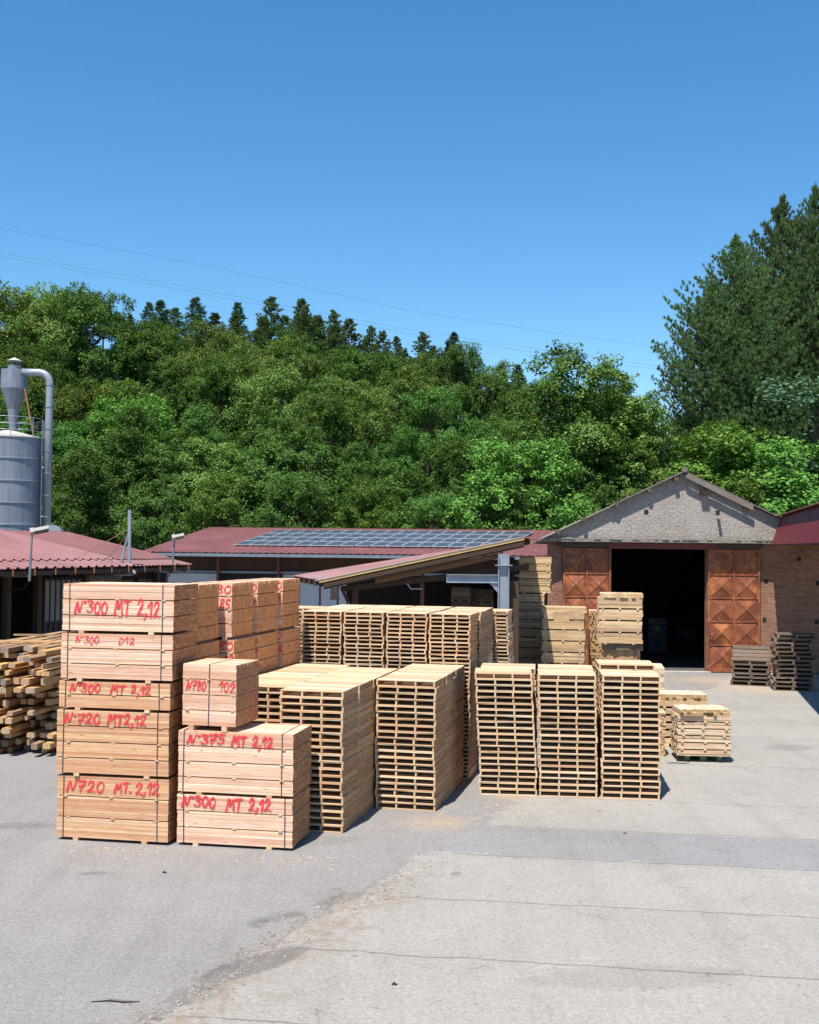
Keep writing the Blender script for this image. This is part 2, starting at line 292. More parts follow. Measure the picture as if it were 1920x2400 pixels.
# stained, crumbled strip where the two pavings meet
edge=ramp(nt,mth(nt,'ABSOLUTE',mth(nt,'ADD',bl,-.35)),[(.1,1.0),(.95,0.0)]); ed=mth(nt,'MULTIPLY',edge,ramp(nt,nm,[(.42,0.0),(.6,1.0)]))
nearm=ramp(nt,mth(nt,'MULTIPLY',Y,.04),[(.72,1.0),(.84,0.0)])
c=mix(nt,mth(nt,'MULTIPLY',mth(nt,'MULTIPLY',ed,nearm),.8),c,(.25,.185,.135))
ed2=mth(nt,'MULTIPLY',ramp(nt,mth(nt,'ABSOLUTE',mth(nt,'ADD',bl,.22)),[(.0,1.0),(.4,0.0)]),ramp(nt,nb,[(.5,0.0),(.6,1.0)]))
c=mix(nt,mth(nt,'MULTIPLY',mth(nt,'MULTIPLY',ed2,nearm),.85),c,(.11,.105,.105))
def wpatch(px_,py_,rx_,ry_,ang):
    p=G(px_,py_); ca,sa=math.cos(ang),math.sin(ang); dx=mth(nt,'SUBTRACT',X,p.x); dy=mth(nt,'SUBTRACT',Y,p.y)
    u=mth(nt,'DIVIDE',mth(nt,'ADD',mth(nt,'MULTIPLY',dx,ca),mth(nt,'MULTIPLY',dy,sa)),rx_); v_=mth(nt,'DIVIDE',mth(nt,'SUBTRACT',mth(nt,'MULTIPLY',dy,ca),mth(nt,'MULTIPLY',dx,sa)),ry_)
    d=mth(nt,'SQRT',mth(nt,'ADD',mth(nt,'MULTIPLY',u,u),mth(nt,'MULTIPLY',v_,v_))); return ramp(nt,mth(nt,'ADD',d,mth(nt,'MULTIPLY',mth(nt,'SUBTRACT',nm,.5),1.1)),[(.75,1.0),(.95,0.0)])
for (a1,a2,a3,a4,a5,st_) in ((590,2262,1.05,.34,.85,.6),(800,2108,.55,.2,.8,.4),(460,2330,.5,.3,.8,.35),(220,2047,.35,.12,.1,.5),(30,1935,.9,.3,.05,.35),(1660,1745,.55,.9,.6,.3),(1850,1752,.8,.6,.3,.3),(700,1975,1.5,.4,.3,.2),(1500,2290,1.6,.5,.1,.2)):
    c=mix(nt,mth(nt,'MULTIPLY',wpatch(a1,a2,a3,a4,a5),st_),c,mix(nt,1.0,asp,(.42,.41,.41),'MULTIPLY'))
# cracks
wv=nt.nodes.new('ShaderNodeVectorMath'); wv.operation='ADD'; cwn=nt.nodes.new('ShaderNodeTexNoise'); cwn.inputs['Scale'].default_value=2.2; cwn.inputs['Detail'].default_value=6; lk(nt,P,cwn.inputs['Vector'])
sc1=nt.nodes.new('ShaderNodeVectorMath'); sc1.operation='SCALE'; sc1.inputs['Scale'].default_value=.5; lk(nt,cwn.outputs['Color'],sc1.inputs[0]); lk(nt,P,wv.inputs[0]); lk(nt,sc1.outputs[0],wv.inputs[1])
def crack(scale,wd,maskf,st,c,col=(.16,.125,.10)):
    vo=nt.nodes.new('ShaderNodeTexVoronoi'); vo.feature='DISTANCE_TO_EDGE'; vo.inputs['Scale'].default_value=scale; lk(nt,wv.outputs[0],vo.inputs['Vector'])
    k=ramp(nt,vo.outputs['Distance'],[(0.0,1.0),(wd,0.0)]); k=mth(nt,'MULTIPLY',k,maskf); return mix(nt,mth(nt,'MULTIPLY',k,st),c,col),k
c,k1=crack(.55,.006,mth(nt,'MULTIPLY',ramp(nt,nv,[(.5,0.0),(.6,1.0)]),mth(nt,'MULTIPLY_ADD',cmask,.7,.2)),.6,c)
c,k2=crack(3.2,.05,mth(nt,'MULTIPLY',mth(nt,'MULTIPLY',ramp(nt,mth(nt,'ABSOLUTE',mth(nt,'ADD',bl,-.7)),[(.15,1.0),(.9,0.0)]),ramp(nt,nm,[(.4,0.0),(.55,1.0)])),nearm),.5,c,(.24,.17,.12))
c,k3=crack(1.7,.012,mth(nt,'MULTIPLY',ramp(nt,nl,[(.5,0.0),(.6,1.0)]),mth(nt,'MULTIPLY_ADD',cmask,.75,.15)),.55,c)
c=mix(nt,mth(nt,'MULTIPLY',mth(nt,'MULTIPLY',lip,nearm),.5),c,(.12,.105,.095))
# joints
jn=noise(nt,P,1.1,6,.7); jc=mth(nt,'ADD',cc,mth(nt,'ADD',mth(nt,'MULTIPLY',mth(nt,'SUBTRACT',jn,.5),.30),mth(nt,'MULTIPLY',mth(nt,'SUBTRACT',nm,.5),.06))); J=None
for cv_,wd in ((13.35,.03),(15.8,.032),(18.4,.028),(21.1,.028),(23.35,.03),(26.2,.022),(30.8,.03),(37.,.012)):
    d=mth(nt,'SUBTRACT',1.0,mth(nt,'DIVIDE',mth(nt,'ABSOLUTE',mth(nt,'SUBTRACT',jc,cv_)),wd),clamp=True); J=d if J is None else mth(nt,'MAXIMUM',J,d)
J=mth(nt,'MULTIPLY',J,ramp(nt,mth(nt,'ADD',bl,-.3),[(0.0,0.0),(.3,1.0)])); J=mth(nt,'MULTIPLY',J,ramp(nt,nm,[(.3,.55),(.5,1.0)]))
c=mix(nt,mth(nt,'MULTIPLY',J,.9),c,(.15,.115,.09))
# pits and stains
vp=nt.nodes.new('ShaderNodeTexVoronoi'); vp.inputs['Scale'].default_value=7; lk(nt,P,vp.inputs['Vector'])
wn_=nt.nodes.new('ShaderNodeSeparateColor'); lk(nt,vp.outputs['Color'],wn_.inputs[0])
pit=mth(nt,'MULTIPLY',mth(nt,'LESS_THAN',vp.outputs['Distance'],mth(nt,'MULTIPLY',wn_.outputs[1],.22)),mth(nt,'GREATER_THAN',wn_.outputs[0],.7)); pit=mth(nt,'MULTIPLY',pit,mth(nt,'MULTIPLY_ADD',cmask,.8,.1))
c=mix(nt,mth(nt,'MULTIPLY',pit,.5),c,(.15,.14,.13))
vq=nt.nodes.new('ShaderNodeTexVoronoi'); vq.inputs['Scale'].default_value=13; lk(nt,P,vq.inputs['Vector']); wq=nt.nodes.new('ShaderNodeSeparateColor'); lk(nt,vq.outputs['Color'],wq.inputs[0])
pq=mth(nt,'MULTIPLY',mth(nt,'LESS_THAN',vq.outputs['Distance'],mth(nt,'MULTIPLY',wq.outputs[1],.3)),mth(nt,'GREATER_THAN',wq.outputs[0],.55)); pq=mth(nt,'MULTIPLY',pq,mth(nt,'MULTIPLY',mth(nt,'MULTIPLY_ADD',cmask,.9,.12),ramp(nt,nl,[(.35,.3),(.6,1.0)])))
c=mix(nt,mth(nt,'MULTIPLY',pq,.6),c,(.14,.135,.13))
vs_=nt.nodes.new('ShaderNodeTexVoronoi'); vs_.inputs['Scale'].default_value=.9; lk(nt,wv.outputs[0],vs_.inputs['Vector']); ws_=nt.nodes.new('ShaderNodeSeparateColor'); lk(nt,vs_.outputs['Color'],ws_.inputs[0])
st=mth(nt,'MULTIPLY',mth(nt,'LESS_THAN',vs_.outputs['Distance'],mth(nt,'MULTIPLY',ws_.outputs[1],.13)),mth(nt,'GREATER_THAN',ws_.outputs[0],.55))
c=mix(nt,mth(nt,'MULTIPLY',st,.45),c,(.12,.115,.115))
# sawdust near the old pallets
def blob(cx,cy,r): 
    return mth(nt,'SUBTRACT',1.0,mth(nt,'DIVIDE',mth(nt,'SQRT',mth(nt,'ADD',mth(nt,'POWER',mth(nt,'SUBTRACT',X,cx),2.0),mth(nt,'POWER',mth(nt,'SUBTRACT',Y,cy),2.0))),r),clamp=True)
sw=mth(nt,'MAXIMUM',mth(nt,'MAXIMUM',blob(13.5,46.0,2.9),blob(12.2,49,2.6)),mth(nt,'MAXIMUM',blob(2.3,25.9,.9),mth(nt,'MULTIPLY',blob(.6,23.3,1.4),.8)))
sw=ramp(nt,mth(nt,'ADD',sw,mth(nt,'MULTIPLY',mth(nt,'SUBTRACT',nm,.5),1.1)),[(.3,0.0),(.75,1.0)])
c=mix(nt,mth(nt,'MULTIPLY',sw,.45),c,(.46,.32,.20))
far=ramp(nt,mth(nt,'MULTIPLY',Y,.005),[(.38,0.0),(.40,1.0)]); c=mix(nt,far,c,(.07,.075,.035))
lk(nt,mix(nt,1.0,c,(K*1.10,K*1.09,K*1.075),'MULTIPLY'),b.inputs['Base Color']); b.inputs['Roughness'].default_value=.93
h=mth(nt,'SUBTRACT',mth(nt,'MULTIPLY',nf,.5),mth(nt,'ADD',mth(nt,'MULTIPLY',J,1.5),mth(nt,'ADD',k1,mth(nt,'MULTIPLY',pit,1.0)))); bump(nt,b,h,.5,.02)
gm=MB(); gm.add([(-700,-60,0),(700,-60,0),(700,1400,0),(-700,1400,0)],[(0,1,2,3)]); gm.build('yard_ground',m,kind='structure')
# ------------------------------------------------------------------ pallets
def pallet_meshes(wd,dp,ht,var,mats,ntop=7,nbot=5,nstr=4,blocks=False,bt=.022):
    out=[]
    for k in range(var):
        j=.006 if not blocks else .012
        def deck(n,z,nw):
            mb=MB(); pitch=dp/n
            for i in range(n):
                bw=pitch*nw*U(.96,1.03); y=-dp/2+pitch*(i+.5)+U(-.005,.005)
                if i==0: y=-dp/2+bw/2+U(0,.004)
                if i==n-1: y=dp/2-bw/2
                mb.box(-wd/2+U(-j,j),wd/2+U(-j,j),y-bw/2,y+bw/2,z+U(-.001,.001),z+bt+U(-.002,.001),0,'x')
            return mb.mesh('deck',[mats[0],mats[2]])
        td=deck(ntop,ht-bt-.001,.88); bd=deck(nbot,.002,.72)
        ss=[]
        for i in range(nstr):
            sw_=.037 if not blocks else .10
            x=-wd/2+sw_/2+.002+(wd-sw_-.004)*i/(nstr-1)+(U(-.012,.012) if 0<i<nstr-1 else 0)
            mb=MB(); z0,z1=bt+.002,ht-bt-.002
            if blocks:
                for yc in (-dp/2+.07,0,dp/2-.07): mb.box(x-sw_/2,x+sw_/2,yc-.065,yc+.065,z0,z1-.018,0,'y')
                mb.box(x-sw_/2,x+sw_/2,-dp/2+.004,dp/2-.004,z1-.016,z1,0,'y')
            else: mb.box(x-sw_/2,x+sw_/2,-dp/2+U(0,.006),dp/2-U(0,.006),z0,z1,0,'y')
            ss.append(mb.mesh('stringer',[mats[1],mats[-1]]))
        out.append((td,bd,ss))
    return out
PW,PD,PH=1.235,1.12,.131
pal_big=pallet_meshes(PW,PD,PH,4,(M['spruce'],M['stringer'],M['stringer'],M['spruce_end']),bt=.0185)  # stringer sides and deck board ends get the wood with painted-in shade
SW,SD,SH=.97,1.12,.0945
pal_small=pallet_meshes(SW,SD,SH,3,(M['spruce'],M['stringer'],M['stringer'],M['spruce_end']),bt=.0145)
OW,OD,OH=1.45,1.0,.165
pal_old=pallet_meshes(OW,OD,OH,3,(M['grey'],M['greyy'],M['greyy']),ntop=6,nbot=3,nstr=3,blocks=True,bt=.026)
def pallet(kind,loc,rz,label,group,tilt=None):
    td,bd,ss=random.choice({'b':pal_big,'s':pal_small,'o':pal_old}[kind])
    t=thing('wooden_pallet',label,'pallet',loc,rz,group)
    if tilt: t.rotation_euler=(tilt[0],tilt[1],rz)
    put('top_deck',td,t); put('bottom_deck',bd,t)
    for s_ in ss: put('stringer',s_,t)
    return t
hidden=MB()
def hidden_pallet(kind,loc,rz):
    wd,dp,ht=(PW,PD,PH) if kind=='b' else (SW,SD,SH); M4=Matrix.Translation(loc)@Matrix.Rotation(rz,4,'Z'); bt=.02
    for z in (.002,ht-bt-.001):
        for i in range(7):
            y=-dp/2+dp/7*(i+.5); hidden.box(-wd/2,wd/2,y-.066,y+.066,z,z+bt,0,None,M4)
    for i in range(4):
        x=-wd/2+.023+(wd-.046)*i/3; hidden.box(x-.021,x+.021,-dp/2+.004,dp/2-.004,bt+.003,ht-bt-.003,0,None,M4)
NP=[0]
GP='new pallets stacked high in the yard'
def stack(kind,P,th,n,vis,desc,lean=(0,0),top_extra=None):
    """vis = how many pallets, counted from the top, the photo shows"""
    wd,dp,ht=(PW,PD,PH) if kind=='b' else (SW,SD,SH)
    c,f,s,rz=frame(P,th,wd,dp); ox=oy=0
    for i in range(n):
        ox+=U(-.006,.006); oy+=U(-.005,.005); ox*=.93; oy*=.93; q=i/max(1,n-1)
        o=f*(ox+U(-.013,.013)+lean[0]*q)+s*(oy+U(-.013,.013)+lean[1]*q)
        loc=(c.x+o.x,c.y+o.y,i*ht); r=rz+math.radians(U(-1.1,1.1)); k=n-i
        if k<=vis and NP[0]<300:
            NP[0]+=1
            lab=('topmost pallet of the ' if k==1 else 'lowest pallet of the ' if i==0 else 'pallet '+ordn(k)+' from top in the ')+desc
            pallet(kind,loc,r,lab,GP)
        else: hidden_pallet(kind,loc,r)
A1=G(803,1954); TH=12.5
ath=math.radians(TH); fd=Vector((math.cos(ath),-math.sin(ath),0)); sdv=Vector((math.sin(ath),math.cos(ath),0))
C0=G(1123,1863); C9=G(1548,1876); B1=G(1019,1903); D4=G(1100,1825.5)
# C: three stacks side by side, two deep, to the right
cth=math.degrees(math.atan2(-(C9.y-C0.y),C9.x-C0.x)); cd=(C9-C0).normalized(); cs=Vector((-cd.y,cd.x,0)); cp=(C9-C0).length/3
names=['left stack of the front trio','middle stack of the front trio','right stack of the front trio']
for i in range(3):
    P_=C0+cd*(cp*(i+1)-.03 if i<2 else cp*3)+cs*U(-.02,.03)
    stack('b',P_,cth+U(-.6,.6),20,20,names[i],lean=((-.13,-.05,-.01)[i],0))
stack('b',B1,TH,20,20,'front stack of the right pallet row')
stack('b',B1+sdv*1.17,TH+.5,20,20,'middle stack of the right pallet row')
stack('b',B1+sdv*2.33,TH-.5,20,20,'rear stack of the right pallet row')
stack('b',A1,TH,20,20,'nearest stack behind the strapped timber',lean=(-.03,0))
stack('b',A1+sdv*1.13,TH,20,20,'second stack back behind the timber')
for i in range(3):
    P_=C0+cd*(cp*(i+1)-.03 if i<2 else cp*3)+cs*1.17+cd*.02*i
    stack('b',P_,cth+U(-.6,.6),20 if i<2 else 21,(1,1,19)[i],['rear stack behind the trio at left','rear stack behind the trio\'s middle','taller rear stack behind the trio'][i],lean=(-.05,0))
AL=A1-fd*1.235+sdv*.42
stack('b',AL,TH,20,6,'stack half hidden by timber')
for i in range(1,4): stack('b',AL+sdv*1.13*i,TH+U(-.5,.5),20,1,['','second stack back in the leftmost pallet row','third stack back in the leftmost pallet row','rearmost stack of the leftmost pallet row'][i])
for i in range(2,4): stack('b',A1+sdv*1.13*i,TH+U(-.4,.4),20,1,['','','third stack back in the middle pallet row','rearmost stack of the middle pallet row'][i])
dn=['right stack','second stack from the right','third stack from the right','fourth stack from the right','half hidden left stack']
for i in range(4): stack('s',D4-fd*1.03*i+sdv*U(-.02,.02),TH+U(-.4,.4),40,(38,13,13,13)[i],dn[i]+' of the tall pallet wall')
stack('s',D4+sdv*1.19+fd*.03,TH+.8,40,17,'second stack at the tall wall end',lean=(.02,0))
stack('s',D4+sdv*2.34,TH,40,12,'third stack at the tall wall end')
Fp=D4+sdv*3.6+fd*.55
stack('s',Fp,TH-2,39,12,'last stack at the tall wall end',lean=(-.16,0))
for i in range(1,5): stack('s',D4-fd*1.03*i+sdv*1.19,TH+U(-.6,.6),40,1,dn[i]+' in the wall\'s second rank')
for i in range(1,4): stack('s',D4-fd*1.03*i+sdv*2.36,TH+U(-.6,.6),40,1,dn[i]+' in the wall\'s rearmost rank')
tag(hidden.build('pallets',[M['spruce']],kind='stuff'),'further new pallets inside and behind the outer stacks of the yard','pallets')
# ------------------------------------------------------------------ painted writing
GL={'N':(.72,[[(0,0),(.2,.95),(.44,.1),(.72,1)]]),'M':(.8,[[(0,0),(.2,1),(.4,.4),(.68,1),(.78,0)]]),'T':(.62,[[(.3,0),(.36,.98)],[(0,.94),(.68,1.0)]]),
'°':(.22,[[(.06,.86),(.14,.9),(.1,.82)]]),
'0':(.58,[[(.3,1),(.08,.8),(.03,.4),(.2,.02),(.42,.08),(.56,.5),(.5,.85),(.3,1)]]),
'1':(.36,[[(.0,.66),(.3,1),(.26,0)]]),
'2':(.62,[[(.05,.75),(.22,1),(.48,.92),(.46,.62),(.2,.25),(.02,.04),(.3,.1),(.62,.04)]]),
'3':(.56,[[(.05,.92),(.35,1),(.48,.8),(.22,.55),(.48,.42),(.48,.12),(.22,0),(.02,.1)]]),
'5':(.56,[[(.52,1),(.14,.96),(.1,.56),(.4,.58),(.5,.28),(.32,.02),(.04,.06)]]),
'7':(.6,[[(.03,.94),(.3,.98),(.58,.98),(.36,.5),(.2,0)],[(.12,.46),(.54,.52)]]),
'8':(.56,[[(.3,.52),(.08,.72),(.22,1),(.46,.9),(.42,.64),(.12,.36),(.06,.12),(.28,0),(.5,.18),(.42,.42),(.3,.52)]]),
'9':(.56,[[(.48,.62),(.24,.5),(.06,.72),(.24,1),(.48,.88),(.48,.5),(.36,.02)]]),
'D':(.6,[[(.08,0),(.12,1),(.42,.85),(.52,.45),(.36,.08),(.06,.02)]]),
',':(.22,[[(.14,.1),(.12,-.08),(-.02,-.24)]]),'.':(.2,[[(.06,.05),(.12,.05)]]),' ':(.5,[])}
def smooth_pts(p):
    if len(p)<3: 
        a,b_=Vector(p[0]),Vector(p[-1]); return [a.lerp(b_,t/4) for t in range(5)]
    P2=[Vector(q) for q in p]; P2=[P2[0]*2-P2[1]]+P2+[P2[-1]*2-P2[-2]]; o=[]
    for i in range(1,len(P2)-2):
        for k in range(5):
            t=k/5; a,b_,c_,d_=P2[i-1],P2[i],P2[i+1],P2[i+2]
            o.append(.5*((2*b_)+(c_-a)*t+(2*a-5*b_+4*c_-d_)*t*t+(3*b_-a-3*c_+d_)*t**3))
    o.append(P2[-2]); return o
def writing(parent,text,x0,x1,z0,z1,y,sw_=.05):
    sw_*=1.12; base=sw_
    tot=sum(GL[c][0]+.16 for c in text)-.16; kx=(x1-x0)/tot; kz=z1-z0; cx=x0; V=[];Fc=[];UV=[]
    for ch in text:
        dz=U(-.09,.09)*kz
        for st_ in GL[ch][1]:
            pts=smooth_pts([(cx+(px_+.08*pz_)*kx,z0+pz_*kz+dz) for px_,pz_ in st_]); o=len(V)
            pts=[pts[0]+(pts[0]-pts[1]).normalized()*base*.4]+pts+[pts[-1]+(pts[-1]-pts[-2]).normalized()*base*.4]
            ph=U(0,6)
            for i,p in enumerate(pts):
                sw_=base*(1+.28*math.sin(ph+i*.55))*(1.15 if i<len(pts)*.6 else .85)
                d=(pts[min(i+1,len(pts)-1)]-pts[max(0,i-1)]); d=d.normalized() if d.length>0 else Vector((1,0)); n=Vector((-d.y,d.x))*sw_*.5
                yy=y-.0005*(len(V)%7); V+=[(p.x+n.x,yy,p.y+n.y),(p.x-n.x,yy,p.y-n.y)]; UV+=[(0,i/5),(1,i/5)]
            for i in range(len(pts)-1): a=o+2*i; Fc.append((a,a+1,a+3,a+2))
        cx+=(GL[ch][0]+.16)*kx
    me=bpy.data.meshes.new('painted_marking'); me.from_pydata(V,[],Fc); uv=me.uv_layers.new(name='UVMap')
    for l in me.loops: uv.data[l.index].uv=UV[l.vertex_index]
    me.materials.append(M['paint']); return put('painted_marking',me,parent)
# ------------------------------------------------------------------ timber bundles
def bundle(P,th,L,D,z0,z1,layers,rows,bw,label,texts=(),straps=(),mats=('pine','endgrain'),axis='x',bearer=.06,spacers=3,jit=.004,endj=.005,group='strapped bundles of sawn timber',gap=.018,cat='timber bundle',name='lumber_bundle',bin_=.25,proud=.0):
    c,f,s,rz=frame((P[0],P[1],z0),th,L,D); c.z=z0
    t=thing(name,label,cat,c,rz,group); H=z1-z0; mb=MB()
    lh=(H-bearer-gap*(layers-1))/layers
    for l in range(layers):
        zb=bearer+l*(lh+gap); rh=lh/rows; jx=U(-.005,.005)
        for r_ in range(rows):
            za,zz=zb+r_*rh+.0008,zb+(r_+1)*rh-.0008
            if axis=='x':
                n=max(2,round(D/bw)); b_=D/n
                for k in range(n):
                    ya=-D/2+k*b_+.0006; yb=ya+b_-.0012
                    if k==0: ya+=U(0,jit)
                    if l==layers-1 and r_==rows-1: zt=zz+U(-.002,.002)
                    else: zt=zz
                    mb.box(-L/2+U(-endj,endj)+jx,L/2+U(-endj,endj)+jx,ya,yb,za,zt,0,'x')
            else:
                n=max(2,round(L/bw)); b_=L/n
                for k in range(n):
                    xa=-L/2+k*b_+.001; mb.box(xa,xa+b_-.002,-D/2+U(-endj,endj),D/2+U(-endj,endj),za,zz-U(0,.003),0,'y')
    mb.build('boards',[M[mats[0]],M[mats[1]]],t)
    for l in range(1,layers):
        zb=bearer+l*(lh+gap)-gap
        for k in range(spacers):
            sb=MB(); fx=(.09+.82*k/max(1,spacers-1)) if spacers>1 else .5; x=-L/2+L*fx+U(-.04,.04)
            if axis=='x': sb.box(x-.035,x+.035,-D/2-U(0,.02)-proud,D/2+U(-.03,.02),zb+.001,zb+gap-.001,0,'y')
            else: y=-D/2+D*fx; sb.box(-L/2,L/2,y-.03,y+.03,zb+.001,zb+gap-.001,0,'x')
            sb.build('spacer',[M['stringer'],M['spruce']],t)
    if bearer>0:
        for k in (0,1):
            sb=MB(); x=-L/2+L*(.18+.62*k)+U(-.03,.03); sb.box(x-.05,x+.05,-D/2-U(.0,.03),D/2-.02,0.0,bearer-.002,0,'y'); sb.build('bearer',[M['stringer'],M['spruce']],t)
    for fx in straps:
        x=-L/2+L*fx; sb=MB(); e=.004; w_=.009; y0,y1=-D/2-e,D/2+e; za,zz=bearer-.004,H+e
        x2=x+U(-.015,.015)
        for (a,b_) in (((x2,y0,za),(x,y0,zz)),((x,y0,zz),(x,y1,zz)),((x,y1,zz),(x2,y1,za)),((x2,y1,za),(x2,y0,za))):
            a=Vector(a);b_=Vector(b_); n=Vector((0,-1,0)) if abs(a.z-b_.z)>.1 else Vector((0,0,1))
            hx=Vector((w_,0,0)); th_=n*.0015; sb.add([a-hx-th_,a+hx-th_,b_+hx-th_,b_-hx-th_,a-hx+th_,a+hx+th_,b_+hx+th_,b_-hx+th_],[(0,3,2,1),(4,5,6,7),(0,1,5,4),(1,2,6,5),(2,3,7,6),(3,0,4,7)])
        sb.build('strap',M['strap'],t)
    for (tx,a,b_,ta,tb,sw_) in texts: # fractions from the left and from the top
        writing(t,tx,-L/2+a*L,-L/2+b_*L,H-(tb)*(H-bearer),H-ta*(H-bearer),-D/2-.006,sw_)
    return t
T0=G(393,1982.5); TT=10
tw=[(0,1.158,3,9,.14,'lowest bundle of the tall left tower, marked N 720 and MT. 2,12',[('N720',.09,.42,.07,.24,.045),('MT.',.52,.67,.08,.23,.045),('2,12',.71,.91,.07,.25,.045)],.02),
    (1.158,2.33,4,6,.14,'second bundle up in the tall left tower, marked N 720 MT 2,12',[('N°720',.065,.38,.05,.21,.045),('MT2,12',.455,.79,.05,.215,.045)],.0),
    (2.33,2.855,2,5,.15,'thin middle bundle of the tall left tower, marked N 300',[('N°300',.10,.37,.10,.40,.042),('MT 2,12',.47,.82,.12,.42,.042)],.0),
    (2.855,3.715,3,6,.15,'bundle second from the top of the left tower, marked N 300 D12',[('N°300',.13,.34,.06,.22,.026),('D12',.52,.66,.07,.21,.026)],.02),
    (3.715,4.61,3,6,.15,'topmost bundle of the tall left tower, marked N 300 MT 2,12',[('N°300',.11,.40,.37,.62,.045),('MT 2,12',.47,.87,.34,.66,.045)],.02)]
for i,(a,b_,ly,rw,bw,lab,tx,xo) in enumerate(tw):
    o=fdT=Vector((math.cos(math.radians(TT)),-math.sin(math.radians(TT)),0))*(xo+i*.012-.02)
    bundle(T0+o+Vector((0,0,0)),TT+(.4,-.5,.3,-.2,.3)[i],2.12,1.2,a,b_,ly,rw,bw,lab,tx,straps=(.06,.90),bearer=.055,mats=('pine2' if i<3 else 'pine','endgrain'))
N0=G(684.5,1995.5)
bundle(N0,TT,2.12,1.2,0,.894,3,6,.13,'lower bundle of the short front tower, marked N 300 MT 2,12',[('N°300',.045,.33,.03,.24,.05),('MT 2,12',.43,.81,.03,.27,.05)],straps=(.055,.935),bearer=.05)
bundle(N0,TT+.4,2.12,1.22,.894,2.024,4,5,.13,'upper long bundle of the short front tower, marked N 375',[('N°375',.08,.40,.05,.20,.05),('MT 2,12',.47,.82,.06,.22,.05)],straps=(.05,.905),bearer=.055)
N7=W(552.5,1706,21.22)
bundle((N7.x,N7.y,0),14,1.02,1.10,2.024,3.207,4,4,.03,'short bundle resting on the front tower, marked N 780 and 102',[('N780',.07,.43,.28,.42,.032),('102',.68,.98,.28,.43,.032)],straps=(.50,),bearer=.095,gap=.014)
# back row of four towers, four bundles high
ex=[(454.5,1363,22.75,.85,1.22),(546.3,1365,24.1,.85,1.24),(605.3,1362,25.45,.85,1.32),(661.5,1360,26.85,.85,1.28)]
ew=['towers behind the tall left tower, nearest one','second of the four end-grain towers','third of the four end-grain towers','rearmost of the four end-grain towers']
zz=[0,1.14,2.28,3.42,4.565]; lv=['lowest','second lowest','second from top','topmost']
for i,(px_,py_,Y_,L_,D_) in enumerate(ex):
    p=W(px_,py_,Y_)
    for k in range(4):
        tx=[]
        if k==3: tx=[('N°780',.06,.96,.05,.19,.035),('85',.70,.94,.30,.46,.035)] if i else [('N°720',.10,.9,.04,.2,.035)]
        if k==2: tx=[('N°80',.3,.96,.04,.18,.035),('12',.76,.98,.29,.42,.035)]
        bundle((p.x+U(-.02,.02)+(.03 if k<3 else 0),p.y,0),12.5+U(-.5,.5),L_,D_,zz[k],zz[k+1],4,3,.027,lv[k]+' bundle of the '+['nearest','second nearest','third','rearmost'][i]+' tower in the end-grain row behind',tx,straps=(.3,) if k==3 else (),mats=('pine','endgrain_o'),bearer=.065,gap=.02,spacers=2,endj=.008)
# ------------------------------------------------------------------ weathered stacks near the barn
OG='weathered board stacks standing before the brick barn'
def wb(px0,px1,ytop,ybot,Y_,D_,layers,rows,label,th=8,mats=('weath','endgrain_w'),axis='x',zb=None,bearer=.05,gap=.03,bw=.1,grp=OG,name='board_stack',endj=.03,proud=0):
    a=W(px0,ytop,Y_); b_=W(px1,ytop,Y_); z1=b_.z; z0=W(px1,ybot,Y_).z if zb is None else zb
    if z0<.15: z0=0.0
    L_=(b_.x-a.x)/math.cos(math.radians(th))
    return bundle((b_.x,b_.y,0),th,L_,D_,z0,z1,layers,rows,bw,label,mats=mats,axis=axis,bearer=bearer,gap=gap,group=grp,cat='board stack',name=name,jit=.02,endj=endj,proud=proud,spacers=3),z0,z1
t,z0,z1=wb(1209,1277,1496,1600,45,1.2,5,3,'lowest stack of the dark left pile by the barn, under two others',zb=0)
t,z0,z2=wb(1207,1275,1393,1493,45,1.2,5,3,'greyish stack in the middle of the pile left of the rusty door',zb=z1)
wb(1219,1291,1306,1391,45.2,1.2,5,3,'yellow stack on top of the pile left of the rusty door',zb=z2)
t,z0,z1=wb(1272,1371,1452,1600,42.5,1.35,7,3,'stack before the left rusty door, topped with a lattice of bars',zb=0,gap=.045)
t,z0,z2=wb(1276,1370,1437,1452,42.5,1.3,1,1,'row of loose bars laid crosswise under a board layer',zb=z1+.001,mats=('weath','weath'),axis='y',bearer=0,bw=.17,name='bar_layer')
wb(1272,1374,1425,1437,42.5,1.3,1,2,'thin board layer resting on crosswise bars before the left door',zb=z2+.001,bearer=0,name='board_layer')
wb(1381,1414,1432,1600,43.5,1.0,6,5,'narrow yellow end-grain stack between the two door stacks',zb=0,axis='y',mats=('weath','endgrain_w'),bw=.05,gap=.012,endj=.05)
t,z0,z1=wb(1416,1501,1524,1600,40.2,1.1,1,10,'low pile of upright-set blocks beneath the barn doorway stack',zb=0,axis='y',mats=('weath','stringer'),bw=.11,bearer=.0,name='block_pile')
t,z0,z2=wb(1414,1508,1511,1524,40.1,1.1,1,1,'grey support pallet layer carrying the doorway stack',zb=z1,axis='y',mats=('grey','grey'),bw=.45,bearer=.0,name='support_pallet')
t,z0,z3=wb(1405,1506,1402,1511,40,1.25,4,3,'big board stack standing before the dark barn doorway',zb=z2,gap=.05,bearer=.03)
t,z0,z4=wb(1409,1508,1392,1402,40,1.25,1,1,'jumble of short bars lying on the doorway stack',zb=z3+.001,axis='y',mats=('weath','weath'),bw=.13,bearer=0,name='bar_layer',endj=.06)
OH_='board stacks in the open on the right'
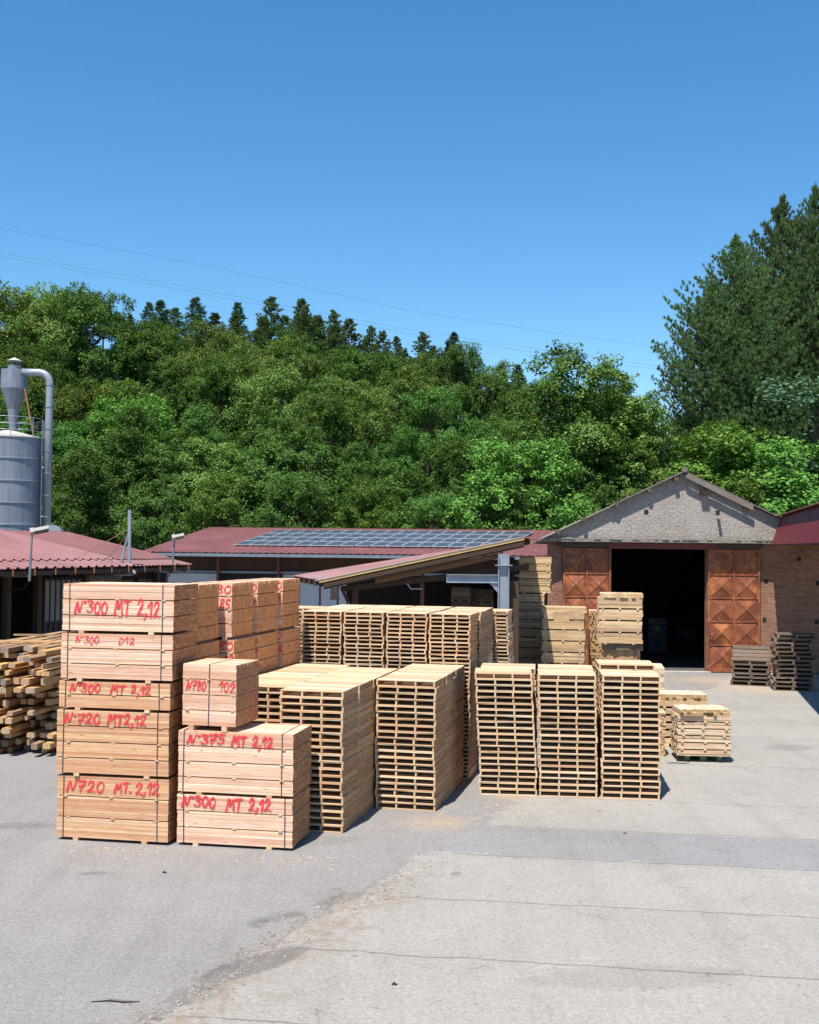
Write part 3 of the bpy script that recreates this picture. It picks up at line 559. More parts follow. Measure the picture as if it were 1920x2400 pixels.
# green pallet stack
p=G(1693,1784); tg=thing('wooden_pallet','green painted pallet under the bleached board stack on the right','pallet',(G(1652,1784).x,p.y+.45,0),math.radians(-3),None)
mb=MB(); mb.box(-.47,.47,-.4,.4,.13,.155); mb.build('top_deck',M['green'],tg)
for x in (-.4,0,.4):
    mb=MB(); 
    for y in (-.36,0,.36): mb.box(x-.06 if x else -.08,x+.06 if x else .08,y-.06,y+.06,0,.128)
    mb.build('block',M['green'],tg)
pr=W(1712,1770,30.1)
bundle((pr.x,pr.y-.05,0),4,1.32,1.1,.157,1.17,6,3,.1,'bleached board stack standing on the green pallet',mats=('bleach','endgrain_w'),bearer=.005,gap=.03,group=OH_,cat='board stack',name='board_stack',jit=.02,endj=.03,proud=.01)
bundle((pr.x-.02,pr.y-.02,0),1,1.25,.9,1.171,1.33,1,2,.085,'loose pale offcuts spread across the stack on the green pallet',mats=('bleach','endgrain_w'),axis='y',bearer=0,group=OH_,cat='board stack',name='offcut_layer',endj=.07)
pr=G(1661,1754)
bundle((pr.x,pr.y,0),5,1.32,1.1,0.0,1.24,6,1,.55,'shaded board stack behind the one on the green pallet',mats=('weath','endgrain_w'),bearer=.1,gap=.06,group=OH_,cat='board stack',name='board_stack',proud=.0)
bundle((pr.x-.02,pr.y+.05,0),5,1.3,1.0,1.241,1.42,1,2,.09,'pale short planks lined up on top of the shaded stack',mats=('bleach','endgrain_w'),axis='y',bearer=0,group=OH_,cat='board stack',name='offcut_layer',endj=.05)
pr=G(1560,1773)
bundle((pr.x,pr.y,0),6,1.0,.6,0,1.12,6,4,.05,'narrow end-grain stack peeping out behind the pallet trio',mats=('spruce','weath'),axis='y',bearer=.0,gap=.01,group=OH_,cat='board stack',name='board_stack',endj=.03)
pr=W(1558,1590,36)
bundle((pr.x,pr.y,0),8,1.3,1.6,0,1.75,8,3,.09,'tall board stack just showing right of the pallet trio',mats=('bleach','endgrain_w'),bearer=.0,gap=.02,group=OH_,cat='board stack',name='board_stack')
# old grey pallets against the barn
OP='old grey pallets piled against the barn'
p=G(1768,1608); th_=17
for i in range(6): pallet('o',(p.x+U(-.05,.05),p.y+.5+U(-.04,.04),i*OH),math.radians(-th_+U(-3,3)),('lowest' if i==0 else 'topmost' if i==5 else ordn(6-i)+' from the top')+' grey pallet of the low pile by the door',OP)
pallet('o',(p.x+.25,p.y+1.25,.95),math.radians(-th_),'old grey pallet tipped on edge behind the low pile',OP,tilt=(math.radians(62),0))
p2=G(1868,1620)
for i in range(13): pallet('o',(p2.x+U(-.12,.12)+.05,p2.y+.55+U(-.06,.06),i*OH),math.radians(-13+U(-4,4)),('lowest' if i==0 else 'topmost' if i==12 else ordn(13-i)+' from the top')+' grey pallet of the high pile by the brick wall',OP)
# ------------------------------------------------------------------ beam pile (left)
BG='rough beams and logs in the pile'
bth=math.radians(8); z=0.0; lay=0
bm_mats=[M['beam'],M['beam_end']]
def beam_obj(x,y,z,wd,ht,ln,rz,rnd,label,rx=0):
    mb=MB()
    if rnd: mb.cyl((0,0,ht/2),(0,ln,ht/2),ht/2,ht/2*U(.85,1),12,0,True,1)
    else:
        ch=U(.0,.03); vs=[];
        for yy in (0,ln):
            k=U(.93,1.05); a,h_=wd/2*k,ht*k
            for q in ((-a+ch,0),(a-ch,0),(a,ch),(a,h_-ch),(a-ch,h_),(-a+ch,h_),(-a,h_-ch),(-a,ch)): vs.append((q[0],yy,q[1]))
        mb.add(vs,[(i,(i+1)%8,8+(i+1)%8,8+i) for i in range(8)]+[tuple(range(7,-1,-1)),tuple(range(8,16))],[0]*8+[1]*2)
    o=mb.build('log' if rnd else 'timber_beam',bm_mats); o.location=(x,y,z); o.rotation_euler=(rx,0,rz)
    tag(o,label,'log' if rnd else 'beam',BG); return o
while z<2.62 and lay<15:
    ht=U(.125,.175); x=-11.35+U(-.1,.1); k=0; right=-9.0+lay*.012
    row=[]
    while x<right:
        wd=U(.13,.23); rnd=(lay in (0,4) and R()<.45) or R()<.06
        if R()<.86: row.append((x,min(wd,ht) if rnd else wd,rnd,min(wd,ht)))
        x+=wd+U(.02,.16)
    for k,(xx,wd,rnd,dd) in enumerate(row):
        h2=dd if rnd else ht*U(.85,1)
        nm=('bottom' if lay==0 else 'top' if z+ht+.03>=2.62 or lay==14 else ordn(lay+1)+' layer')
        lab=('round log' if rnd else 'rough squared beam')+', '+('rightmost' if k==len(row)-1 else ordn(len(row)-k)+' from the right')+' in the '+(nm+' row' if 'layer' not in nm else ordn(lay+1)+' row up')+' of the pile'
        beam_obj(xx,30.2+U(-.55,.9)+(xx+9)*-.12,z,wd,h2,U(4.2,6.2),-bth+math.radians(U(-2.2,2.2)),rnd,lab)
    z+=ht+.04; lay+=1
    if lay%2==0:
        for kk,yy in enumerate((31.8,34)):
            mb=MB(); mb.box(-11.2,-8.95,-.05,.05,0,.045); o=mb.build('cross_batten',M['beam']); o.location=(0,yy,z-.022); tag(o,('front' if kk==0 else 'rear')+' batten above row '+ordn(lay)+' of the beam pile','batten','battens in the beam pile'); 
        z+=.024
# a second low stack of grey timber beyond it
for k in range(3):
    beam_obj(-11.9+k*.35,36.6,2.0+U(0,.05),.3,.25,3,-.25,False,['leftmost','middle','rightmost'][k]+' grey beam lying on the rack behind the beam pile')
mb=MB(); mb.box(-13.5,-10.6,36.9,39,0,2.0); tag(mb.build('storage_bin',M['dark']),'dark timber rack behind the beam pile under the left shed','rack')
# ------------------------------------------------------------------ ribbed sheets
def ribbed(A,B,C_,D_,pitch=.25,hgt=.035,name='roof_sheet',m='roofred',parent=None,th=.02,jag=0,wave=False):
    """quad A(eave left) B(eave right) C(ridge right) D(ridge left); ribs run eave->ridge"""
    A,B,C_,D_=map(Vector,(A,B,C_,D_)); n=(B-A).cross(D_-A).normalized()
    if n.z<0: n=-n
    L=(B-A).length; k=max(2,int(L/pitch)); mb=MB(); vs=[];fs=[]
    prof=[(0,0),(.55,0),(.66,1),(.86,1),(.97,0)] if not wave else [(0,0),(.25,.7),(.5,1),(.75,.7)]
    ts=[(i+a)/k for i in range(k) for a,_ in prof]+[1.0]; hs=[h for i in range(k) for _,h in prof]+[0]
    for t,h in zip(ts,hs):
        o=n*h*hgt; j=(A-D_).normalized()*(jag*(h-.5)) if jag else Vector((0,0,0))
        vs+=[A.lerp(B,t)+o+j,D_.lerp(C_,t)+o,A.lerp(B,t)+o+j-n*th,D_.lerp(C_,t)+o-n*th]
    for i in range(len(ts)-1):
        a=4*i;b_=a+4; fs+=[(a,b_,b_+1,a+1),(a+2,a+3,b_+3,b_+2),(a,a+2,b_+2,b_),(a+1,b_+1,b_+3,a+3)]
    e=4*(len(ts)-1); fs+=[(0,1,3,2),(e,e+2,e+3,e+1)]
    mb.add(vs,fs); return mb.build(name,M[m],parent)
def post(mb,x,y,z0,z1,w_=.15,d_=None): d_=d_ or w_; mb.box(x-w_/2,x+w_/2,y-d_/2,y+d_/2,z0,z1)
# ------------------------------------------------------------------ left shed
sh=thing('open_shed','long open shed at the left with a red ribbed roof','shed')
e0=W(0,1334,37.4); e1=W(289,1326,45.2); e2=W(452,1323,49.3); ez=4.5
E0=Vector((e0.x,e0.y,ez)); E2=Vector((e2.x,e2.y,ez)); ed_=(E2-E0).normalized(); upd=Vector((-ed_.y,ed_.x,0))
ridge_far=W(128,1258,51.3); rl=6.0
rz_=5.35+ (1280-(1258+8.3))/F*51.3+.15
def SP(t,u): # t along eave from E0, u up-slope 0..1
    return E0+ed_*t+upd*(rl*u)+Vector((0,0,(rz_-ez)*u))
Lt=(E2-E0).length; tm=(Vector((e1.x,e1.y,ez))-E0).dot(ed_)
low=.16
ribbed(SP(-9,0),SP(tm,0),SP(tm,low),SP(-9,low),.5,.06,'roof_sheet','roofpink',sh,jag=.0)
ribbed(SP(tm,0),SP(Lt,0),SP(Lt,low),SP(tm,low),.25,.03,'roof_sheet','roofred',sh)
ov=Vector((0,0,.05))
ribbed(SP(-9,low-.01)+ov,SP(tm,low-.01)+ov,SP(tm,1)+ov,SP(-9,1)+ov,.5,.06,'roof_sheet','roofpink',sh)
ribbed(SP(tm,low-.01)+ov,SP(Lt,low-.01)+ov,SP(Lt,1)+ov,SP(tm,1)+ov,.25,.02,'roof_sheet','roofred',sh)
bk=[p_+upd*rl*2 for p_ in (SP(-9,0),SP(Lt,0))]
ribbed(bk[1],bk[0],SP(-9,1)+ov,SP(Lt,1)+ov,.25,.03,'roof_sheet','roofred',sh)
mb=MB(); q=Vector((0,0,-.09)); mb.slab([SP(-9,0)+q-upd*.03,SP(Lt,0)+q-upd*.03,SP(Lt,0)+q+upd*.1,SP(-9,0)+q+upd*.1],.14); mb.build('gutter',M['gutter'],sh)
for k in range(18):
    t=-4+k*1.15
    if t>Lt: break
    mb=MB(); p_=SP(t,0)+Vector((0,0,-.03))-upd*.045; a=math.atan2(ed_.y,ed_.x); mb.box(-.02,.02,-.02,.02,-.2,0,0,None,Matrix.Translation(p_)@Matrix.Rotation(a,4,'Z')); mb.build('gutter_bracket',M['rustbar'],sh)
    mb=MB(); a1=SP(t,.02)-Vector((0,0,.12)); a2=SP(t,.98)-Vector((0,0,.12)); hx=ed_*.05; mb.add([a1-hx,a1+hx,a2+hx,a2-hx]+[p_-Vector((0,0,.2)) for p_ in (a1-hx,a1+hx,a2+hx,a2-hx)],[(0,1,2,3),(7,6,5,4),(0,4,5,1),(1,5,6,2),(2,6,7,3),(3,7,4,0)]); mb.build('rafter',M['darkwood'],sh)
# wall set back with door panels
def wallbox(mb,t0,t1,off,thk,z0,z1,mi=0):
    a=SP(t0,0)+upd*off; b_=SP(t1,0)+upd*off; a.z=b_.z=0; c_=b_+upd*thk; d_=a+upd*thk
    vs=[Vector((v.x,v.y,z0)) for v in (a,b_,c_,d_)]+[Vector((v.x,v.y,z1)) for v in (a,b_,c_,d_)]
    mb.add(vs,[(0,3,2,1),(4,5,6,7),(0,1,5,4),(1,2,6,5),(2,3,7,6),(3,0,4,7)],mi)
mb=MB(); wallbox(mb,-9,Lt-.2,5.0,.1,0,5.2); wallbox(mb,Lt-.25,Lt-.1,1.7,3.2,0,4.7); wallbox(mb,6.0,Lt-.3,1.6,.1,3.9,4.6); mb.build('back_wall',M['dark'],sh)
def tpx(px_,off):  # parameter along the eave where column px meets the wall plane
    d=ray(px_,1350); P0=E0+upd*off; # solve EYE.xy + k d = P0 + t ed
    det=d.x*(-ed_.y)+ed_.x*d.y; k=((P0.x)*(-ed_.y)+ed_.x*(P0.y))/det; return (Vector((d.x*k-P0.x,d.y*k-P0.y,0))).dot(ed_)
for (a,b_,kind) in ((102,200,'d'),(208,284,'g'),(287,312,'w'),(322,365,'w')):
    t0,t1=tpx(a,1.6),tpx(b_,1.6)
    if kind=='d':
        dr=MB(); wallbox(dr,t0,t1,1.58,.05,0.05,4.1); D_=dr.build('sliding_door',M['panelb'],sh)
        mb=MB(); wallbox(mb,t0+.05,t1-.05,1.55,.02,2.55,4.0); mb.build('light_panel',M['panelg'],D_)
        for k in range(9):
            mb=MB(); t=t0+(t1-t0)*k/8; wallbox(mb,t-.03,t+.03,1.52,.025,.05,4.1); mb.build('door_rail',M['gutter'],D_)
    elif kind=='g':
        dr=MB(); wallbox(dr,t0,t1,1.58,.05,0,4.15); D_=dr.build('wall_panel',M['panelg'],sh)
        for k in range(14): mb=MB(); t=t0+(t1-t0)*k/13; wallbox(mb,t-.02,t+.02,1.56,.02,0,4.15); mb.build('panel_rib',M['gutter'],D_)
    else:
        dr=MB(); wallbox(dr,t0,t1,1.58,.05,2.9,3.9); D_=dr.build('window',M['glass'],sh)
        for k in range(3): mb=MB(); t=t0+(t1-t0)*k/2; wallbox(mb,t-.03,t+.03,1.55,.03,2.85,3.95); mb.build('window_bar',M['gutter'],D_)
for px_ in (20,92,204,370):
    t=tpx(px_,1.4); mb=MB(); wallbox(mb,t-.12,t+.12,1.35,.2,0,4.55); mb.build('post',M['darkwood'],sh)
# floodlights on poles
def floodlight(px_,ptop,pbot,hx0,hx1,Y_,label):
    a=W(px_+4,ptop,Y_); b_=W(px_-2,pbot,Y_); t=thing('floodlight',label,'floodlight',(b_.x,b_.y,b_.z))
    L=lambda v: Vector(v)-Vector((b_.x,b_.y,b_.z))
    mb=MB(); mb.cyl(L(b_),L(a),.045,.035,8); mb.build('pole',M['galv'],t)
    mb=MB(); mb.tube([L(b_),L(b_)+Vector((-.25,.2,-.25)),L(b_)+Vector((-.8,.6,-.35)),L(b_)+Vector((-1.2,1.5,-.2))],.018,6); mb.build('cable',M['gutter'],t)
    h0=W(hx0,ptop-2,Y_-.2); h1=W(hx1,ptop-14,Y_-.2); c_=(h0+h1)/2; ln=(h1-h0).length
    mb=MB(); M4=Matrix.Translation(L(c_))@Matrix.Rotation(.35,4,'Z')@Matrix.Rotation(-.22,4,'Y')@Matrix.Rotation(-.4,4,'X'); mb.box(-ln/2,ln/2,-.13,.13,-.05,.06,0,None,M4); mb.box(-ln/2,-ln/2+.12,-.15,.15,-.07,.08,0,None,M4); mb.build('lamp_head',M['conc'],t)
    mb=MB(); mb.box(-ln/2+.14,ln/2-.03,-.11,.11,-.075,-.052,0,None,M4); mb.build('lamp_glass',M['glass'],t)
    mb=MB(); mb.tube([L(a),L(h0)],.025,6); mb.build('arm',M['galv'],t)
    mb=MB(); mb.tube([L(b_)+Vector((0,0,.15)),L(b_)+upd*.7+Vector((0,0,.15))],.03,6); mb.build('wall_bracket',M['galv'],t)
floodlight(71,1251,1362,72,113,38.7,'floodlight on a bent pole at the near end of the left shed roof')
floodlight(405,1266,1341,404,430,48.0,'small floodlight on a pole at the far corner of the left shed roof')
# steel mast with strut
Ym=45.0; b0=W(303,1346,Ym); t=thing('steel_mast','pale steel mast with a slanting strut rising from the left shed eave','mast',b0)
L=lambda v: Vector(v)-b0
def bar(p,q,w_,name,m,par):
    mb=MB(); p=Vector(p);q=Vector(q); d=(q-p); ln=d.length; M4=Matrix.Translation(p)@d.to_track_quat('Z','Y').to_matrix().to_4x4(); mb.box(-w_/2,w_/2,-w_/2,w_/2,0,ln,0,None,M4); return mb.build(name,m,par)
bar(L(W(303,1346,Ym)),L(W(304,1195,Ym)),.11,'post',M['galv2'],t)
bar(L(W(277,1345,Ym)),L(W(302,1246,Ym)),.08,'strut',M['galv2'],t)
bar(L(W(317,1344,Ym-.3)),L(W(304,1330,Ym)),.08,'strut',M['galv2'],t)
mb=MB(); a=L(W(271,1346,Ym)); b_=L(W(309,1347,Ym)); mb.box(a.x,b_.x,-.25,.25,-.05,0.0); mb.build('base_plate',M['galv2'],t)
mb=MB(); mb.tube([(-.3,0,-.09),Vector((-.3,0,-.09))+upd*2.0],.05,6); mb.build('wall_arm',M['galv'],t)
for k,(a,b_) in enumerate((((181,1314),(303,1239)),((256,1314),(301,1252)))):
    mb=MB(); q=SP(tpx(a[0],1.0),.18); q.z=ez+(rz_-ez)*.18+.05; mb.tube([L(W(b_[0],b_[1],Ym)),L(q)],.012,5); mb.build('guy_wire',M['rustbar'],t)
# ------------------------------------------------------------------ silo with cyclone
SY=60.0; sc0=W(17,1200,SY); sx=sc0.x; t=thing('wood_dust_silo','grey steel silo with a cyclone and bent duct at the left edge','silo',(sx,SY,0))
def zpx(px_,py_,Y_): return W(px_,py_,Y_).z
zt=zpx(60,1024,SY-1.2); rs=1.72
def lathe(mb,cx,cy,prof,n=40):
    vs=[];fs=[]
    for r_,z_ in prof:
        for i in range(n): a=2*math.pi*i/n; vs.append((cx+r_*math.cos(a),cy+r_*math.sin(a),z_))
    for k in range(len(prof)-1):
        for i in range(n): j=(i+1)%n; fs.append((k*n+i,k*n+j,(k+1)*n+j,(k+1)*n+i))
    mb.add(vs,fs)
mb=MB(); lathe(mb,0,0,[(rs,0),(rs,zt)]); mb.build('tank',M['silo'],t,smooth=True)
zb=[zpx(60,y_,SY-1.7) for y_ in (1072,1125,1177,1229)]
for z_ in zb: mb=MB(); lathe(mb,0,0,[(rs,z_-.03),(rs+.05,z_-.025),(rs+.05,z_+.025),(rs,z_+.03)]); mb.build('tank_band',M['galv2'],t)
mb=MB(); lathe(mb,0,0,[(rs+.04,zt-.02),(rs+.04,zt+.03),(.25,zt+.42),(.0,zt+.42)]); mb.build('tank_roof',M['conc'],t)
cx=W(31,1000,SY).x-sx; z_=[zpx(31,y_,SY) for y_ in (1003,960,911,867,840)]
ry=.64
mb=MB(); lathe(mb,cx,0,[(.19,z_[0]-.1),(.19,z_[0]),(.30,z_[1]),(ry,z_[2]),(ry,z_[3]),(.32,z_[3]+.02),(.32,z_[3]+.22),(.0,z_[3]+.22)],32); mb.build('cyclone',M['silo'],t,smooth=False)
mb=MB(); lathe(mb,cx,0,[(.42,z_[4]-.14),(.0,z_[4]+.06)],24); mb.build('rain_cap',M['conc'],t)
for k in range(3): a=2*math.pi*k/3; mb=MB(); mb.cyl((cx+.28*math.cos(a),.28*math.sin(a),z_[3]+.2),(cx+.3*math.cos(a),.3*math.sin(a),z_[4]-.1),.015,n=5); mb.build('cap_strut',M['galv'],t)
dx=W(119,1000,SY).x-sx; zr=zpx(80,875,SY); bb=zpx(115,1240,SY)
pts=[(cx+.5,-.3,zr),(cx+1.1,-.3,zr)]; rr=.55; x2=dx
pts+= [(x2-rr+rr*math.sin(a),-.3,zr-rr+rr*math.cos(a)) for a in [i*math.pi/2/7 for i in range(8)]]; pts+=[(x2,-.3,zr-rr-2),(x2,-.3,bb)]
mb=MB(); mb.tube(pts,.185,20); mb.build('duct',M['galv2'],t,smooth=True)
for y_ in (905,956,1007,1059,1110,1162,1212): mb=MB(); z1_=zpx(119,y_,SY); mb.cyl((x2,-.3,z1_-.02),(x2,-.3,z1_+.02),.205,n=20); mb.build('duct_collar',M['galv'],t)
mb=MB(); mb.cyl((x2+.25,-.55,bb-.35),(x2+.25,-.15,bb-.35),.55,n=24); mb.build('fan_housing',M['galv2'],t)
mb=MB(); mb.cyl((x2+.25,-.35,0),(x2+.25,-.35,bb-.8),.1,n=8); mb.build('fan_stand',M['galv'],t)
mb=MB(); mb.tube([(cx+.6,-.2,z_[2]),(cx+1.22,-.5,zt)],.04,6); mb.build('brace',M['rustbar'],t)
for z1_ in (.35,.65,1.0):
    mb=MB(); pr=[(rs*math.cos(a)*.97,rs*math.sin(a)*.97,zt+z1_) for a in [2*math.pi*i/28 for i in range(29)]]; mb.tube(pr,.014,5); mb.build('rail',M['galv2'],t)
for k in range(9): a=2*math.pi*k/9+.2; mb=MB(); mb.cyl((rs*math.cos(a)*.97,rs*math.sin(a)*.97,zt),(rs*math.cos(a)*.97,rs*math.sin(a)*.97,zt+1.0),.018,n=5); mb.build('rail_post',M['galv2'],t)
mb=MB()
for s_ in (-.2,.2): mb.cyl((rs+.12,s_-.3,0),(rs+.12,s_-.3,zt+.9),.02,n=5)
for k in range(32): mb.cyl((rs+.12,-.5,.3+k*.33),(rs+.12,-.1,.3+k*.33),.014,n=5)
mb.build('ladder',M['galv'],t)
for z1_ in (zt-1.45,zt-3.9): mb=MB(); mb.tube([(rs-.1,-.3,z1_),(x2,-.3,z1_)],.03,5); mb.tube([(rs-.1,-.3,z1_+1),(x2-.1,-.3,z1_)],.02,5); mb.build('duct_bracket',M['galv2'],t)
# ------------------------------------------------------------------ middle mill building with solar panels
mi=thing('mill_building','low mill building with a red roof of solar panels in the middle distance','building')
EY=66.0
MA=W(328,1292,EY); MBp=W(1320,1303,64); MA.z=MBp.z=4.9
MD=W(489,1238,75); MC=W(1330,1243,73.5); MD.z=MC.z=6.4
ribbed(MA,MBp,MC,MD,.42,.03,'roof_sheet','roofred',mi)
ed2=(MBp-MA).normalized(); up2=Vector((-ed2.y,ed2.x,0))
ribbed(MBp+up2*18,MA+up2*18,MD,MC,.42,.05,'roof_sheet','roofred',mi)
mb=MB(); q=Vector((0,0,-.06)); mb.slab([MA+q-up2*.1,MBp+q-up2*.1,MBp+q+up2*.15,MA+q+up2*.15],.16); mb.build('gutter',M['galv'],mi)
def mbox(mb,a,b_,off,thk,z0,z1):
    p_=MA+ed2*a+up2*off; q_=MA+ed2*b_+up2*off; c_=q_+up2*thk; d_=p_+up2*thk
    mb.add([Vector((v.x,v.y,z0)) for v in (p_,q_,c_,d_)]+[Vector((v.x,v.y,z1)) for v in (p_,q_,c_,d_)],[(0,3,2,1),(4,5,6,7),(0,1,5,4),(1,2,6,5),(2,3,7,6),(3,0,4,7)])
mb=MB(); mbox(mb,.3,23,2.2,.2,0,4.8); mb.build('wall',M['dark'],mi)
mb=MB(); mbox(mb,.3,23,1.9,.12,3.72,3.85); mb.build('wall_rail',M['galv'],mi)
mb=MB(); mbox(mb,.3,23,2.1,.08,3.86,4.82); mb.build('upper_band',M['darkwood'],mi)
def mx(px_): return (W(px_,1350,67).x-MA.x)/ed2.x-.2
for (a,b_) in ((385,507),(662,700),(702,750),(752,792),(794,832),(834,860)):
    p0=mx(a);p1=mx(b_); mb=MB(); mbox(mb,p0,p1,2.0,.1,0,3.68); pp=mb.build('wall_panel',M['panelw'],mi)
    mb=MB(); mbox(mb,p0-.07,p0+.03,1.96,.05,0,3.7); mb.build('panel_frame',M['redframe'],pp)
for px_ in (512,655): mb=MB(); p0=mx(px_); mbox(mb,p0-.07,p0+.07,1.5,.2,0,4.75); mb.build('post',M['redframe'],mi)
for k in range(9): mb=MB(); p0=.8+k*2.6; a=MA+ed2*p0+up2*.2; a.z=4.72; c_=MA+ed2*p0+up2*2.0; c_.z=4.1; mb.tube([a,c_],.04,5); mb.build('eave_brace',M['gutter'],mi)
nrm=(MBp-MA).cross(MD-MA).normalized()
def quadpt(u,v): a=MA.lerp(MBp,u); d=MD.lerp(MC,u); return a.lerp(d,v)
s00=(552,1280);rows=4
def roofpt(px_,py_):
    d=ray(px_,py_); k=nrm.dot(MA-EYE)/nrm.dot(d); return EYE+d*k
TL=roofpt(652,1245); TR=roofpt(1252,1249.5); BL=roofpt(545,1281); BR=roofpt(1060,1289.5)
BR=TR+(BL-TL)*1.02
ncol=18
for r_ in range(4):
    v0,v1=r_/4+.012,(r_+1)/4-.012; sh_=(.35 if r_ in(1,2) else 0)
    for c_ in range(ncol):
        u0,u1=(c_+.03)/ncol,(c_+.97)/ncol
        def pp_(u,v): return TL.lerp(TR,u).lerp(BL.lerp(BR,u),v)+nrm*.11
        q=[pp_(u0,v1),pp_(u1,v1),pp_(u1,v0),pp_(u0,v0)]
        if q[1].x/q[1].y>.112 and v1>.6 : pass
        mb=MB(); mb.slab(q,.04); fr=mb.build('solar_panel',M['alu'],mi)
        cc_=sum(q,Vector())/4; q2=[cc_+(p_-cc_)*.92+nrm*.004 for p_ in q]; mb=MB(); mb.add(q2,[(0,1,2,3)]); mb.build('solar_glass',M['solar'],fr)
# ------------------------------------------------------------------ open lean-to shed in the middle
le=thing('lean_to_shed','open lean-to shed with a slanting red roof and steel column','shed')
FL=W(749,1360,40); FR=W(1229,1259,40); BRr=W(1242,1262,46); BLl=W(690,1350,46)
ribbed(FR,BRr,BLl,FL,.3,.035,'roof_sheet','roofpink',le)
ribbed(FR+Vector((0,0,0)),BRr,BRr+Vector((.06,.02,-.03)),FR+Vector((.55,.05,-.12)),.2,.04,'roof_edge','roofred',le,wave=True)
def vbeam(name,m,p,q,h,w_,off=(0,0,0),par=le):
    p=Vector(p)+Vector(off);q=Vector(q)+Vector(off); mb=MB(); dv=Vector((0,0,h)); wv_=Vector((0,w_,0))
    mb.add([p,q,q+wv_,p+wv_,p-dv,q-dv,q+wv_-dv,p+wv_-dv],[(0,1,2,3),(7,6,5,4),(0,4,5,1),(1,5,6,2),(2,6,7,3),(3,7,4,0)]); return mb.build(name,m,par)
vbeam('fascia',M['fascia'],FL,FR,.085,.04,(0,-.10,.0)); vbeam('fascia_trim',M['galv2'],FL,FR,.02,.02,(0,-.125,.022))
vbeam('verge_beam',M['darkwood'],FL.lerp(FR,.02),FR,.24,.14,(0,.05,-.10))
vbeam('tie_beam',wood('brown_beam',[(0,(.20,.095,.04)),(1,(.26,.13,.06))]),W(880,1356,40.3),W(1180,1294,40.3),.18,.14)
vbeam('tie_beam',M['darkwood'],W(800,1374,40.8),W(1240,1322,40.8),.2,.14)
for k in range(6):
    f_=k/5; a=FL.lerp(BLl,f_); b_=FR.lerp(BRr,f_); vbeam('rafter',M['darkwood'],a,b_,.2,.1,(0,.25 if k==0 else -.12,-.03))
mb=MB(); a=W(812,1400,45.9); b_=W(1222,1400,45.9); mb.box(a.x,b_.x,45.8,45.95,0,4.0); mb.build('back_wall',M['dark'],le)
mb=MB(); mb.box(3.55,3.65,41.2,45.8,0,5.0); mb.build('side_wall',M['dark'],le)
cxl=W(1167,1400,40).x; cxr=W(1193,1400,40).x; mb=MB(); zc=W(1180,1298,40).z
mb.box(cxl,cxl+.03,39.9,40.15,0,zc); mb.box(cxr-.03,cxr,39.9,40.15,0,zc); mb.box(cxl+.03,cxr-.03,40.0,40.03,0,zc); mb.box(cxl-.1,cxr+.1,39.85,40.2,zc-.4,zc-.37); mb.build('steel_column',M['galv2'],le)
a=W(1047,1346,40); b_=W(1165,1347,40); mb=MB(); mb.box(a.x,cxl-.002,39.95,40.15,a.z-.02,a.z); mb.box(a.x,cxl-.002,39.95,40.15,a.z-.28,a.z-.26); mb.box(a.x,cxl-.002,40.04,40.07,a.z-.26,a.z-.02); mb.build('steel_beam',M['galv2'],le)
mb=MB(); mb.add([(cxl-.28,40.0,a.z-.28),(cxl-.003,40.0,a.z-.28),(cxl-.003,40.0,a.z-.6),(cxl-.28,40.1,a.z-.28),(cxl-.003,40.1,a.z-.28),(cxl-.003,40.1,a.z-.6)],[(0,2,1),(3,4,5),(0,1,4,3),(1,2,5,4),(2,0,3,5)]); mb.build('gusset',M['galv2'],le)
for px_,m_,w_ in ((832,'darkwood',.2),(990,'redframe',.13)):
    p=W(px_,1400,41); mb=MB(); post(mb,p.x,41.4,0,FL.lerp(FR,(px_-749)/480).z-.5,w_); mb.build('post',M[m_],le)
p=W(800,1376,40.3);q=W(822,1425,40.3); mb=MB(); mb.tube([p,q],.06,6); mb.build('diagonal_brace',M['darkwood'],le)
p=W(782,1385,40.1); mb=MB(); mb.box(p.x-.1,p.x+.16,40.0,40.3,p.z-.25,p.z+.1); mb.box(p.x-.13,p.x+.19,39.98,40.32,p.z-.29,p.z-.252); mb.build('junction_box',M['gutter'],le)
mb=MB(); a=W(955,1368,40.6); mb.tube([a,a+Vector((.12,0,-.17)),a+Vector((.5,0,-.17))],.03,8); mb.build('pipe',M['galv2'],le)
mb=MB(); a=W(739,1353,39.8); mb.tube([a+Vector((.2,0,.0)),a+Vector((-.05,0,-.02)),a+Vector((.02,0,-.12)),a+Vector((.25,0,-.06))],.02,6); mb.build('gutter_hook',M['galv2'],le)
mb=MB(); a=W(1195,1362,40.4); b_=W(1216,1362,40.4); mb.box(a.x,b_.x,40.3,40.36,0,a.z); mb.build('sheet_screen',M['darkwood'],le)
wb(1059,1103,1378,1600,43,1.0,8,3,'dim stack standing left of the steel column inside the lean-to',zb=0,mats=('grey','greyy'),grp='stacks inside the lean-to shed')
wb(1106,1156,1383,1600,43.4,1.0,8,3,'dim stack right behind the steel beam inside the lean-to',zb=0,mats=('grey','greyy'),grp='stacks inside the lean-to shed')
